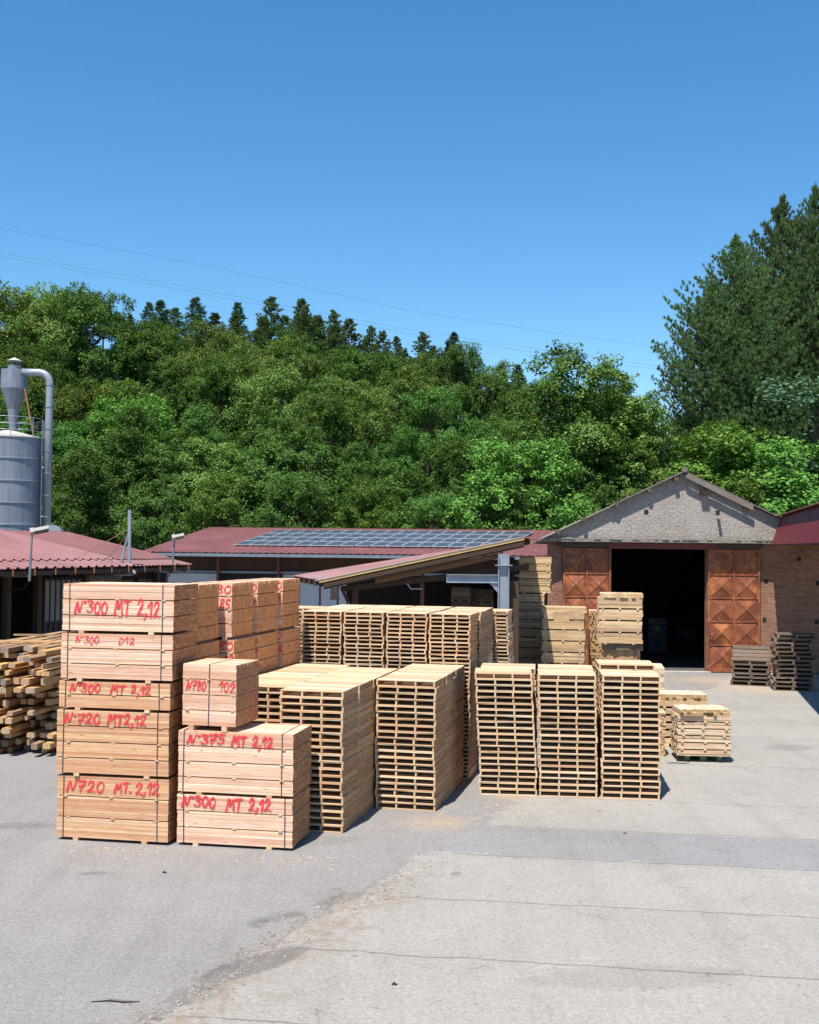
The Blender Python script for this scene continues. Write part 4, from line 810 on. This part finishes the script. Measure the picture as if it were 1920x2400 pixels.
# ------------------------------------------------------------------ barn
ba=thing('brick_barn','brick barn with a plastered gable and tall rusty double doors','barn')
BY=52.0
def bx(px_): return (px_-960)/F*BY
zl=5.67; zd=5.33; apx=bx(1594); apz=8.6; lx=bx(1262); rx=2*apx-lx-1.0+1.1
lsl=(apz-zl)/(apx-lx)
xl,xo0,xo1,xr=bx(1320),bx(1432),bx(1658),bx(1779.5)
mb=MB()  # lower walls
mb.box(lx+.45,xo0,BY,BY+.4,0,zd); mb.box(xo1,24,BY,BY+.4,0,zd+.25); mb.box(lx+.45,24,BY,BY+.4,zd+.25,zl); mb.box(lx+.45,xo1-.002,BY+.003,BY+.4,zd,zd+.25)
lw=mb.build('brick_wall',M['brick'],ba)
mb=MB(); g0=BY-.6
vs=[(lx-.05,g0,zl),(rx,g0,zl),(apx,g0,apz),(lx-.05,BY+.38,zl),(rx,BY+.38,zl),(apx,BY+.38,apz)]; mb.add(vs,[(0,1,2),(5,4,3),(0,3,4,1),(1,4,5,2),(2,5,3,0)]); gb=mb.build('gable_wall',M['plaster'],ba)
mb=MB(); mb.box(lx-.1,bx(1809),BY-.69,BY-.401,zl-.06,zl+.05)
for i in range(70):
    x=lx+R()*(bx(1800)-lx); s_=U(.05,.14); mb.box(x-s_,x+s_,BY-.70+U(-.03,.02),BY-.55,zl+.05,zl+.05+U(.02,.09))
mb.build('ledge',M['plaster'],ba)
vs_l=bx(1809)
mb=MB(); mb.box(xo0-.15,bx(1677),BY-.35,BY-.12,zd+.01,zl-.07); mb.build('lintel_rail',M['redframe'],ba)
mb=MB(); mb.box(xl-.2,xo0-.152,BY-.3,BY-.12,zd+.05,zl-.07); mb.box(bx(1677)+.002,xr+.1,BY-.3,BY-.12,zd+.05,zl-.07); mb.build('door_track',M['gutter'],ba)
for (px_,py_) in ((1515,1200),(1682.5,1201.5)):
    p=W(px_,py_,g0); mb=MB(); mb.box(p.x-.09,p.x+.09,g0-.004,g0+.1,p.z-.11,p.z+.1); mb.build('wall_hole',M['dark'],ba)  # dark block at the wall face paints the shade of a hole
p=W(1649,1155,g0); mb=MB(); mb.box(p.x-.16,p.x+.16,g0-.3,g0,p.z-.09,p.z+.08); mb.build('vent_box',M['gutter'],ba)
p=W(1683,1213,g0); mb=MB(); mb.box(p.x-.05,p.x+.07,g0-.3,g0,p.z-.08,p.z); mb.build('bracket_stone',M['plaster'],ba)
for (px_,py_) in ((1796,1362.5),(1792,1453.5),(1873,1310.5),(1916,1366.5),(1914.5,1457.5),(1290,1330)):
    p=W(px_,py_,BY); mb=MB(); mb.box(p.x-.08,p.x+.08,BY-.004,BY+.1,p.z-.1,p.z+.1); mb.build('wall_hole',M['dark'],ba)  # no opening cut, the hole's shade is the block's dark colour
# purlins
for (px_,py_) in ((1308.5,1246),(1369,1217),(1445.4,1182),(1522,1149),(1585,1123)):
    p=W(px_,py_,BY-.8); mb=MB(); mb.cyl((p.x,BY-.9,p.z),(p.x,BY-.3,p.z),.10,n=12,cap=True); mb.build('purlin',M['grey'],ba)
for k in (.12,.42,.75): x=apx+(rx-apx)*k; z_=apz-lsl*(x-apx)-.22; mb=MB(); mb.cyl((x,BY-.86,z_),(x,BY-.3,z_),.09,n=12); mb.build('purlin',M['grey'],ba)
oy=BY-.84; SK=3.9
def rslab(x0,z0_,x1,z1_,y0,y1,t,m,name):
    mb=MB(); a=Vector((x0,y0,z0_));b_=Vector((x1,y0,z1_)); mb.slab([a,b_,b_+Vector((SK,y1-y0,0)),a+Vector((SK,y1-y0,0))] if x1>x0 else [b_,a,a+Vector((0,y1-y0,0)),b_+Vector((0,y1-y0,0))],t); return mb.build(name,m,ba)
M['oldroof']=plain('old_fibre_roof',(.20,.18,.165),.9,0,.35,3,.4); M['bargeb']=wood('grey_barge_board',[(0,(.19,.165,.145)),(1,(.26,.23,.20))],tone=.3,stain=.4)
rslab(lx-.35,zl-.12,lx+(apx-lx)*.5,zl+(apz-zl)*.5+.06,oy,BY+16,.05,M['oldroof'],'roof_slope')
rslab(lx+(apx-lx)*.485,zl+(apz-zl)*.485+.1,apx,apz+.12,oy-.05,BY+16,.06,M['oldroof'],'roof_slope')
rslab(apx,apz+.12,rx+.4,apz+.12-lsl*(rx+.4-apx),oy,BY+16,.06,M['oldroof'],'roof_slope')
e=.72; mb=MB(); a=Vector((apx+.05,oy-.06,apz+.04)); b_=Vector((apx+(bx(1753)-apx),oy-.06,apz+.05-lsl*(bx(1753)-apx))); dv=Vector((0,0,.24)); mb.add([a,b_,b_+Vector((0,.05,0)),a+Vector((0,.05,0)),a-dv,b_-dv,b_-dv+Vector((0,.05,0)),a-dv+Vector((0,.05,0))],[(0,1,2,3),(7,6,5,4),(0,4,5,1),(1,5,6,2),(2,6,7,3),(3,7,4,0)]); mb.build('barge_board',M['bargeb'],ba)
mb=MB(); mb.tube([(apx,oy-.1,apz+.15),(apx+SK,BY+16,apz+.15)],.13,8); mb.build('ridge_cap',M['oldroof'],ba)
# interior
mb=MB()
for (xa,xb) in ((lx+.46,lx+.6),(rx,rx+.15)): mb.add([(xa,BY+.4,0),(xb,BY+.4,0),(xb+SK,BY+15.8,0),(xa+SK,BY+15.8,0),(xa,BY+.4,zl-.3),(xb,BY+.4,zl-.3),(xb+SK,BY+15.8,zl-.3),(xa+SK,BY+15.8,zl-.3)],[(0,3,2,1),(4,5,6,7),(0,1,5,4),(1,2,6,5),(2,3,7,6),(3,0,4,7)])
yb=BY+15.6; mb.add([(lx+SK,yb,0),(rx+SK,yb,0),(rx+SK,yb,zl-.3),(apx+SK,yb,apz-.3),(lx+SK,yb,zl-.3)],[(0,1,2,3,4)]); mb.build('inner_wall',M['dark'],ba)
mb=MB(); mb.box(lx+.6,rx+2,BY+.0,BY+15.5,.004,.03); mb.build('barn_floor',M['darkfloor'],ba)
mb=MB(); mb.box(xo0,xo1+.1,BY-.35,BY-.001,.0,.06); mb.build('threshold',M['conc'],ba)
# doors
def door(x0,x1,name_lab,rows_=5,side=1):
    z0_,z1_=.03,zd; y0=BY-.14; d=MB(); d.box(x0,x1,y0,y0+.04,z0_,z1_); D_=d.build('sliding_door',M['rust'],ba); D_['label']=name_lab
    fr=MB(); w_=.09
    fr.box(x0,x0+w_,y0-.05,y0-.001,z0_,z1_); fr.box(x1-w_,x1,y0-.05,y0-.001,z0_,z1_); fr.box(x0+w_,x1-w_,y0-.05,y0-.001,z0_,z0_+.16); fr.box(x0+w_,x1-w_,y0-.05,y0-.001,z1_-.07,z1_)
    ym=y0-.05; xm=(x0+x1)/2; ph=(z1_-z0_-.23)/rows_
    fr.box(xm-.035,xm+.035,ym+.005,y0-.001,z0_+.16,z1_-.07)
    for r_ in range(1,rows_): z_=z0_+.16+ph*r_; 
    for r_ in range(1,rows_):
        z_=z0_+.16+ph*r_; fr.box(x0+w_,xm-.036,ym+.008,y0-.001,z_-.03,z_+.03); fr.box(xm+.036,x1-w_,ym+.008,y0-.001,z_-.03,z_+.03)
    fr.build('door_frame',M['rust'],D_)
    for r_ in range(rows_):
        for c_ in range(2):
            a,b_=(x0+w_+.01,xm-.045) if c_==0 else (xm+.045,x1-w_-.01); za,zb_=z0_+.16+ph*r_+.04,z0_+.16+ph*(r_+1)-.04
            mb=MB(); q=[(a,y0-.002,za),(b_,y0-.002,za),(b_,y0-.002,zb_),(a,y0-.002,zb_),((a+b_)/2,y0-.10,(za+zb_)/2)]
            mb.add(q,[(0,1,4),(1,2,4),(2,3,4),(3,0,4)]); 
            for i_ in range(4): mb.cyl(q[i_],q[4],.013,n=5,mi=1)
            mb.build('pyramid_panel',[M['rust'],M['rustedge']],D_)
    return D_,y0
D1,_=door(xl,xo0,'left rusty sliding door, partly hidden by board stacks')
D2,y0=door(xo1,xr,'right rusty sliding door with pyramid panels')
p=W(1662,1487,y0); mb=MB(); mb.tube([(p.x,y0-.06,p.z+.2),(p.x+.02,y0-.12,p.z),(p.x+.1,y0-.12,p.z-.08),(p.x+.16,y0-.08,p.z-.02)],.022,6); mb.tube([(p.x-.01,y0-.07,p.z-.2),(p.x,y0-.09,p.z-.55)],.02,6); mb.build('door_latch',M['gutter'],D2)
for (a,b_,za,zb_,Y_,lab) in ((1520,1563,1449,1512,62,'dim wrapped goods pile just inside the barn doorway'),(1586,1632,1478,1512,66,'low dim wrapped goods pile deeper inside the barn')):
    p=W(a,za,Y_);q=W(b_,za,Y_); t=thing('wrapped_goods',lab,'goods pile',((p.x+q.x)/2,Y_+.5,.03)); h_=p.z; w_=(q.x-p.x)/2
    for k in range(5):
        for c_ in (-1,0):
            mb=MB(); mb.box(c_*w_+.01,(c_+1)*w_-.01,-.5,.5,h_*k/5+.01,h_*(k+1)/5-.02); mb.build('carton',M['wrap'],t)
    mb=MB(); mb.box(-.1,.1,-.515,-.505,h_*.6,h_*.75); mb.build('paper_label',M['yel'],t)
# ------------------------------------------------------------------ right building with red cladding
rb=thing('side_building','red corrugated canopy building at the right edge','building')
Q0=W(1810,1275.5,BY-.7); Q1=Vector((11.0,30.2,5.58)); Q0.z=5.58; dq=(Q1-Q0).normalized(); oq=Vector((-dq.y,dq.x,0)) # oq points right
if oq.x<0: oq=-oq
T0_=Q0+oq*.35+Vector((.05,0,1.2)); T1_=Q1+oq*.35+Vector((0,0,1.2))
ribbed(Q0,Q1,T1_,T0_,.16,.03,'cladding','clad',rb,th=.015,jag=.03,wave=True)
R0=T0_+oq*5+Vector((0,0,1.0)); R1=T1_+oq*5+Vector((0,0,1.0))
ribbed(T0_-oq*.22+Vector((0,0,-.0)),T1_-oq*.22,R1,R0,.16,.035,'roof_sheet','roofred',rb,th=.015,wave=True)
mb=MB(); mb.slab([Q1+Vector((0,0,-.02)),Q0+Vector((0,0,-.02)),Q0+oq*5+Vector((0,0,-.02)),Q1+oq*5+Vector((0,0,-.02))],.08); mb.build('soffit',M['gutter'],rb)
mb=MB(); mb.slab([Q1+oq*4.7,Q0+oq*4.7,Q0+oq*4.9,Q1+oq*4.9],5.5); mb.build('wall',M['brick'],rb)
# ------------------------------------------------------------------ hillside and trees
def slope(a): 
    xs=[-.5,-.34,-.1,.036,.1,.2,.4,.6]; ys=[.36,.355,.33,.295,.24,.19,.2,.22]; return float(np.interp(a,xs,ys))
def hill(x,y):
    if y<78: return -.3
    yy=min(y,152); h_=slope(x/max(y,1))*(yy-78)+.9*math.sin(x*.13)*math.sin(y*.09+1)*min(1,(yy-78)/20); 
    if y>152: h_-= (y-152)*.1
    return h_-.05
mb=MB(); nx,ny=70,40; vs=[(-140+280*i/nx,76+150*j/ny,hill(-140+280*i/nx,76+150*j/ny) if j else -.4) for j in range(ny+1) for i in range(nx+1)]
mb.add(vs,[(j*(nx+1)+i,j*(nx+1)+i+1,(j+1)*(nx+1)+i+1,(j+1)*(nx+1)+i) for j in range(ny) for i in range(nx)]); mb.build('hillside',plain('forest_floor',(.045,.05,.022),.95,0,.4,.5,.5),smooth=True,kind='structure')
rng=np.random.default_rng(5)
def quads(centers,normals,sizes,aspect,mt,name,tang=None):
    n=len(centers); r_=rng.normal(size=(n,3)) if tang is None else tang
    nn=normals/np.linalg.norm(normals,axis=1,keepdims=True); a=np.cross(nn,r_); a/=np.maximum(np.linalg.norm(a,axis=1,keepdims=True),1e-6)
    if tang is not None: a=tang/np.linalg.norm(tang,axis=1,keepdims=True)
    b_=np.cross(nn,a); s_=sizes[:,None]
    V=np.stack([centers-a*s_,centers-b_*s_*aspect,centers+a*s_,centers+b_*s_*aspect],1).reshape(-1,3)
    me=bpy.data.meshes.new(name); me.vertices.add(4*n); me.vertices.foreach_set('co',V.astype(np.float32).ravel())
    me.loops.add(4*n); me.loops.foreach_set('vertex_index',np.arange(4*n,dtype=np.int32)); me.polygons.add(n); me.polygons.foreach_set('loop_start',np.arange(0,4*n,4,dtype=np.int32)); me.polygons.foreach_set('loop_total',np.full(n,4,dtype=np.int32))
    me.materials.append(mt); me.update(calc_edges=True); return me
def broad_crown(H,Rr,nleaf,mt,base=.10,leaf=.095,lump=.24):
    # lobes -> twig clusters -> leaves, with gaps between the clusters
    C_=[];RR=[]; K1=int(20+Rr*3)
    for k in range(K1):
        u=rng.random()**.8; z_=H*(base+(1-base-.06)*u); env=Rr*math.sin(math.pi*min(1,(.12+.80*u)))**.6*(.75+.4*rng.random()); a=rng.random()*6.283; q=rng.random()**.45
        lc=np.array([env*q*math.cos(a)*.8,env*q*math.sin(a)*.8,z_-.25]); lr=Rr*lump*(.65+.75*rng.random())
        for m_ in range(26):
            d=rng.normal(size=3); d[2]=d[2]*.8+.25; d/=np.linalg.norm(d); C_.append(lc+d*lr*np.array([1,1,.85])*(.8+.35*rng.random())); RR.append(.26+.34*rng.random())
    C_=np.array(C_);RR=np.array(RR); K=len(C_); w_=RR**2/np.sum(RR**2); idx=rng.choice(K,nleaf,p=w_)
    d=rng.normal(size=(nleaf,3)); d/=np.linalg.norm(d,axis=1,keepdims=True)
    P_=C_[idx]+d*(RR[idx]*rng.random(nleaf)**.5)[:,None]*np.array([1.05,1.05,.8])
    ctr=C_[idx]-np.array([0,0,H*.5]); ctr/=np.linalg.norm(ctr,axis=1,keepdims=True)
    nrm_=rng.normal(size=(nleaf,3))*.6+ctr*.5+d*.3+np.array([0,-.1,.65]); return quads(P_,nrm_,leaf*(.6+.8*rng.random(nleaf)),.6,mt,'crown')
def conifer_crown(H,Rr,nb,mt,kind='fir',low=.1,bl=.12):
    P_=[];T_=[];S_=[];limbs=[]
    for k in range(nb):
        u=(k+rng.random())/nb
        if kind=='fir': z_=H*(.06+.93*u); ln=Rr*(1-u)**.85*(.75+.4*rng.random())+.1; tilt=-.12+.45*u; curl=.1
        else: z_=H*(low+(.98-low)*u); ln=Rr*(min(1,(1-u)/(.42 if H>20 else .8))**(1.15 if H>20 else .9))*(.55+.55*rng.random())*(1-.25*max(0,.3-u))+.15; tilt=.02+.5*u; curl=.34
        a=rng.random()*6.283; dr=np.array([math.cos(a),math.sin(a),0]); sd_=np.array([-dr[1],dr[0],0])
        nt_=max(4,int(ln*(6.0 if kind=='fir' else 7.2)))
        limbs.append(((0,0,z_-.1),tuple(dr*ln*.5+np.array([0,0,z_+ln*.5*tilt+curl*.25*ln-.05])),tuple(dr*ln*.95+np.array([0,0,z_+ln*(tilt+curl)*.92-.05]))))
        for t_ in range(nt_):
            q=.18+.82*(t_+rng.random())/nt_; side=rng.normal()*(.05+.30*(1-q)*q*2)*ln
            c_=dr*q*ln+sd_*side+np.array([0,0,z_+q*ln*tilt+curl*q*q*ln+rng.normal()*.06])
            m_=19; tg=rng.normal(size=(m_,3))*.38+dr*.3+(np.array([0,0,1.0]) if kind!='fir' else sd_*np.sign(side)*.5); tg/=np.linalg.norm(tg,axis=1,keepdims=True)
            P_.append(c_+tg*bl*.8); T_.append(tg); S_.append(bl*(.7+.6*rng.random(m_)))
    m_=60; z_=H*(1-.05*rng.random(m_)); P_.append(np.stack([rng.normal(size=m_)*(H-z_)*.2,rng.normal(size=m_)*(H-z_)*.2,z_],1)); tt=rng.normal(size=(m_,3))*.4; tt[:,2]+=1; T_.append(tt); S_.append(np.full(m_,bl))
    P_,T_,S_=map(np.concatenate,(P_,T_,S_)); N_=rng.normal(size=P_.shape); N_=np.cross(T_,np.cross(N_,T_)); return quads(P_,N_,S_,.125,mt,'crown',tang=T_),limbs
def trunk_mesh(H,r0,limbs,Rr,straight=False,lb=()):
    mb=MB()
    for l_ in lb: mb.tube(l_,[.05,.03,.012],4)
    pts=[(0,0,-1.0)]; rs_=[r0*1.2]; x=y=0
    for k in range(1,8): 
        if not straight: x+=U(-.12,.12)*H*.06; y+=U(-.12,.12)*H*.06
        pts.append((x,y,H*.92*k/7)); rs_.append(r0*(1-k/7.4))
    mb.tube(pts,rs_,7)
    for k in range(limbs):
        u=U(.25,.85); i=int(u*7); p=Vector(pts[min(i,7)]); a=U(0,6.28); ln=Rr*U(.5,.85)*(1-.3*u); d=Vector((math.cos(a),math.sin(a),U(.3,.8)))
        mb.tube([p,p+d*ln*.5,p+d*ln*.85+Vector((0,0,ln*.15))],[r0*.35,r0*.22,r0*.06],5)
    return mb.mesh('trunk',[M['bark']])
BR_=[]
specs=[(13,5.0,34000,'leaf'),(12,5.6,36000,'leaf'),(14,4.6,32000,'leaf'),(12,5.6,34000,'leafy'),(13,5.0,32000,'leafy'),(11,4.8,30000,'leafl'),(13,4.2,30000,'leafl')]
for H_,R_,n_,m_ in specs: BR_.append((H_,R_,broad_crown(H_,R_,n_,M[m_]),trunk_mesh(H_,.24,7,R_),m_))
TALL=(13,2.0,broad_crown(13,2.0,20000,M['leaf'],.1,.09,.42),trunk_mesh(13,.2,6,2),'leaf')
CHEST=(15,4.6,broad_crown(15,4.6,42000,M['leafy'],.1,.095,.24),trunk_mesh(15,.3,8,4),'leafy')
def con(H,Rr,nb,m_,kind,low,bl,r0,nl):
    me,lb=conifer_crown(H,Rr,nb,M[m_],kind,low,bl); lb=lb[::max(1,len(lb)//nl)] if nl else ()
    return (H,Rr,me,trunk_mesh(H,r0,0,2,True,lb),kind)
FIR=[con(12,2.5,170,'needleb','fir',.06,.16,.16,0) for _ in range(2)]
PINE=[con(12,2.3,150,'needle','pine',.1,.16,.16,20) for _ in range(2)]
BIG=[con(27,6.2,290,'needle','pine',.2,.19,.32,170) for _ in range(2)]
CYP=(9,1.7,broad_crown(9,1.7,14000,M['needleb'],.02,.07,.3),trunk_mesh(9,.2,0,1,True),'fir')
TG='trees on the wooded slope'
def tree(spec,x,y,h_,label,name='broadleaf_tree',wf=1.0,cat='tree',zoff=0):
    k=h_/spec[0]; t=thing(name,label,cat,(x,y,hill(x,y)+zoff if y>=78 else 0),U(0,6.28),TG); t.scale=(k*wf,k*wf,k)
    put('crown',spec[2],t); put('trunk',spec[3],t); return t
def tree_px(spec,px_,ytop,Y_,label,name='broadleaf_tree',wf=1.0):
    p=W(px_,ytop,Y_); g_=hill(p.x,Y_); return tree(spec,p.x,Y_,p.z-g_,label,name,wf)
# filler rows of broadleaf trees
rowsY=[81,87,94,102,111,121,132]
TX=[-200,0,100,200,280,400,500,700,900,1060,1200,1260,1400,1560,1920,2300]; TYY=[690,688,705,706,735,755,775,795,822,842,885,915,905,930,960,960]
kindname={'leaf':'dark green broadleaf tree','leafy':'yellow-green flowering chestnut tree','leafl':'light green leafy tree'}
for ri,Y_ in enumerate(rowsY):
    sp=4.9+ri*.28; x=-.36*Y_-2+U(0,3); xmax=.37*Y_ if ri<6 else .2*Y_; items=[]
    while x<xmax:
        a=x/Y_
        sel=random.choices(range(7),weights=[5,5,4,(2.6 if a<-.1 else .9)*(2.4 if ri>2 else .4),(2.2 if a<-.1 else .9)*(2.4 if ri>2 else .4),(2.5 if a<-.2 and ri>3 else 1.0) if a<.1 else 3,(2.5 if a<-.2 and ri>3 else 1.4) if a<.1 else 3])[0]
        h_=U(10.0,13.2)*(1.0 if a<.05 else .92)
        if ri==0: h_=U(8.0,11)
        if a>.2 and ri>=2: h_*=.8
        items.append((sel,x+U(-1,1),Y_+U(-2,2),h_)); x+=sp*U(.85,1.15)
    for k,(sel,xx,yy,h_) in enumerate(items):
        px_=960+F*xx/yy; lim=5.35+(1280-float(np.interp(px_,TX,TYY)))/F*yy+U(-1.6,.6)-hill(xx,yy); h_=min(h_,lim) if ri<5 else max(8,min(17,lim+1.2))
        if h_<4.5: continue
        lab=kindname[BR_[sel][4]]+', '+ordn(k+1)+' from left in slope row '+ordn(ri+1)
        tree(BR_[sel],xx,yy,h_,lab,wf=U(.8,1.1))
# skyline conifers
sky_=[(60,700,'f'),(112,690,'f'),(150,688,'f'),(193,676,'f'),(300,722,'p'),(345,700,'f'),(383,697,'f'),(410,716,'p'),(462,694,'f'),(503,738,'f'),(545,730,'p'),(566,708,'f'),(612,727,'p'),(645,702,'p'),(672,730,'f'),(700,706,'p'),(722,722,'p'),(748,728,'p'),(788,728,'p'),(823,742,'p'),(862,748,'p'),(890,765,'p'),(925,795,'p'),(990,772,'p'),(1062,778,'f'),(1098,812,'f'),(1180,850,'p'),(1205,856,'p'),(1020,800,'f'),(755,745,'p'),(690,735,'p'),(1225,880,'p'),(955,812,'p')]
sky_=[(a_+U(-9,9),b_+U(-6,16),c_) for a_,b_,c_ in sky_]+[(a_+U(-14,14),b_+U(18,44),c_) for a_,b_,c_ in sky_[::2]]
for k,(px_,yt,kd) in enumerate(sorted(sky_)):
    spec=random.choice(FIR if kd=='f' else PINE)
    tree_px(spec,px_,yt,147+U(-3,3),('dark fir' if kd=='f' else 'dark pine')+' on the skyline ridge, '+ordn(k+1)+' conifer from the left','fir_tree' if kd=='f' else 'pine_tree',wf=U(1.25,1.9))
# named trees on the right
tree_px(TALL,1310,778,90,'slender tree rising alone above its neighbours in the gap',wf=1.0)
tree_px(CHEST,1425,812,88,'big rounded chestnut with tan flowers behind the barn',wf=1.1)
tree_px(CHEST,1500,1010,85,'lower chestnut right behind the barn ridge',wf=.9)
tree_px(BR_[6],1700,935,84,'bright light green tree behind the barn roof',wf=1.35)
tree_px(BR_[5],1850,1010,80,'bright light green tree behind the red canopy',wf=1.3)
tree_px(BR_[5],1215,1010,80.5,'light green tree over the solar roof end',wf=1.1)
tree_px(BIG[0],1725,545,93,'broad dark pine, left one of the giant pines','pine_tree',wf=.92)
tree_px(BIG[1],1836,452,97,'giant dark pine in the middle of the right group','pine_tree',wf=.78)
tree_px(BIG[0],1912,428,95,'tallest dark pine at the right edge of the picture','pine_tree',wf=.75)
tree_px(BIG[1],1668,652,96,'shorter dark pine at the left of the giant pines','pine_tree',wf=.85)
tree_px(BIG[0],1790,640,103,'pine filling the gap behind the giant pines','pine_tree',wf=.85)
tree_px(BIG[1],1990,470,99,'giant pine cut off by the right picture edge','pine_tree',wf=.9)
tree_px(CYP,1912,835,82,'dense cone-shaped cypress at the right edge','cypress_tree',wf=1.5)
# ------------------------------------------------------------------ overhead cables
for k,pts in enumerate((((-60,524,62),(0,535,64),(480,622,70),(960,727,77),(1283,778,82),(1589,820,87),(1817,848,91)),((-60,585,62),(0,592,64),(480,680,70),(960,773,77),(1400,838,84),(1811,895,91)),((-60,592,62),(0,601,64),(480,689,70),(960,783,77),(1400,847,84),(1806,901,91)))):
    mb=MB(); mb.tube([W(*p_) for p_ in pts],.008,5); tag(mb.build('power_line',M['galv']),['uppermost','middle','lowest'][k]+' of the three thin cables crossing the sky','cable','overhead cables')
# rubble along the broken seam
mb=MB(); rr=random.Random(3)
for k in range(420):
    t_=rr.random(); px_=300+720*t_; py_=2390-400*t_+rr.gauss(0,14)+40*math.sin(t_*9)*.5; p=G(px_+rr.gauss(30,26),py_); a_=rr.random()*3; r_=rr.choice((.008,.012,.02,.03))*(.7+.7*rr.random()); n_=6
    vs=[]
    for zz_,q_ in ((.001,1.0),(r_*.5,.75)):
        for i_ in range(n_): t2=a_+6.283*i_/n_; q2=q_*(.75+.5*rr.random()); vs.append((p.x+r_*q2*math.cos(t2),p.y+r_*q2*math.sin(t2),zz_))
    mb.add(vs,[tuple(range(n_,2*n_))]+[(i_,(i_+1)%n_,n_+(i_+1)%n_,n_+i_) for i_ in range(n_)])
tag(mb.build('rubble',plain('seam_rubble',(.33,.29,.25),.95,0,.5,4),kind='stuff'),'crumbled stones strewn along the broken paving seam','rubble')
mb=MB()
for k in range(260):
    px_,py_=rr.choice(((1750,1628),(1700,1600),(1130,1885),(960,1925),(1560,1800),(700,2010),(300,1985),(1250,1890)));p=G(px_+rr.gauss(0,60),py_+abs(rr.gauss(0,12))); a_=rr.random()*3.1; l_=rr.uniform(.015,.06); w_=rr.uniform(.003,.008)
    M4=Matrix.Translation((p.x,p.y,.002))@Matrix.Rotation(a_,4,'Z'); mb.box(-l_,l_,-w_,w_,0,.006,0,None,M4)
tag(mb.build('wood_chips',M['spruce'],kind='stuff'),'pale wood splinters littering the yard around the stacks','wood chips')
# twigs and debris
DG='wood scraps on the yard'
for k,(px_,py_,lab) in enumerate(((1590,1790,'dark scrap lying before the board stacks'),(385,2047,'dark stone lying left on the asphalt'),(925,2310,'dark pebble lying low in the concrete'),(270,2350,'thin rod lying near the bottom left'),(1465,1955,'orange wood scrap on the right slabs'))):
    p=G(px_,py_); mb=MB(); ln=.28 if 'rod' in lab or k==0 else .03
    mb.tube([(-ln,0,.012),(-ln*.3,.03,.02),(ln*.4,-.01,.018),(ln,.02,.01)],[.008,.014,.014,.006] if ln>.1 else [.008,.015,.015,.006],6); o=mb.build('scrap',M['gutter'] if k<4 else M['rustbar']); o.location=(p.x,p.y,0); tag(o,lab,'scrap',DG)
print('PALLETS',NP[0],'OBJECTS',len(bpy.data.objects))
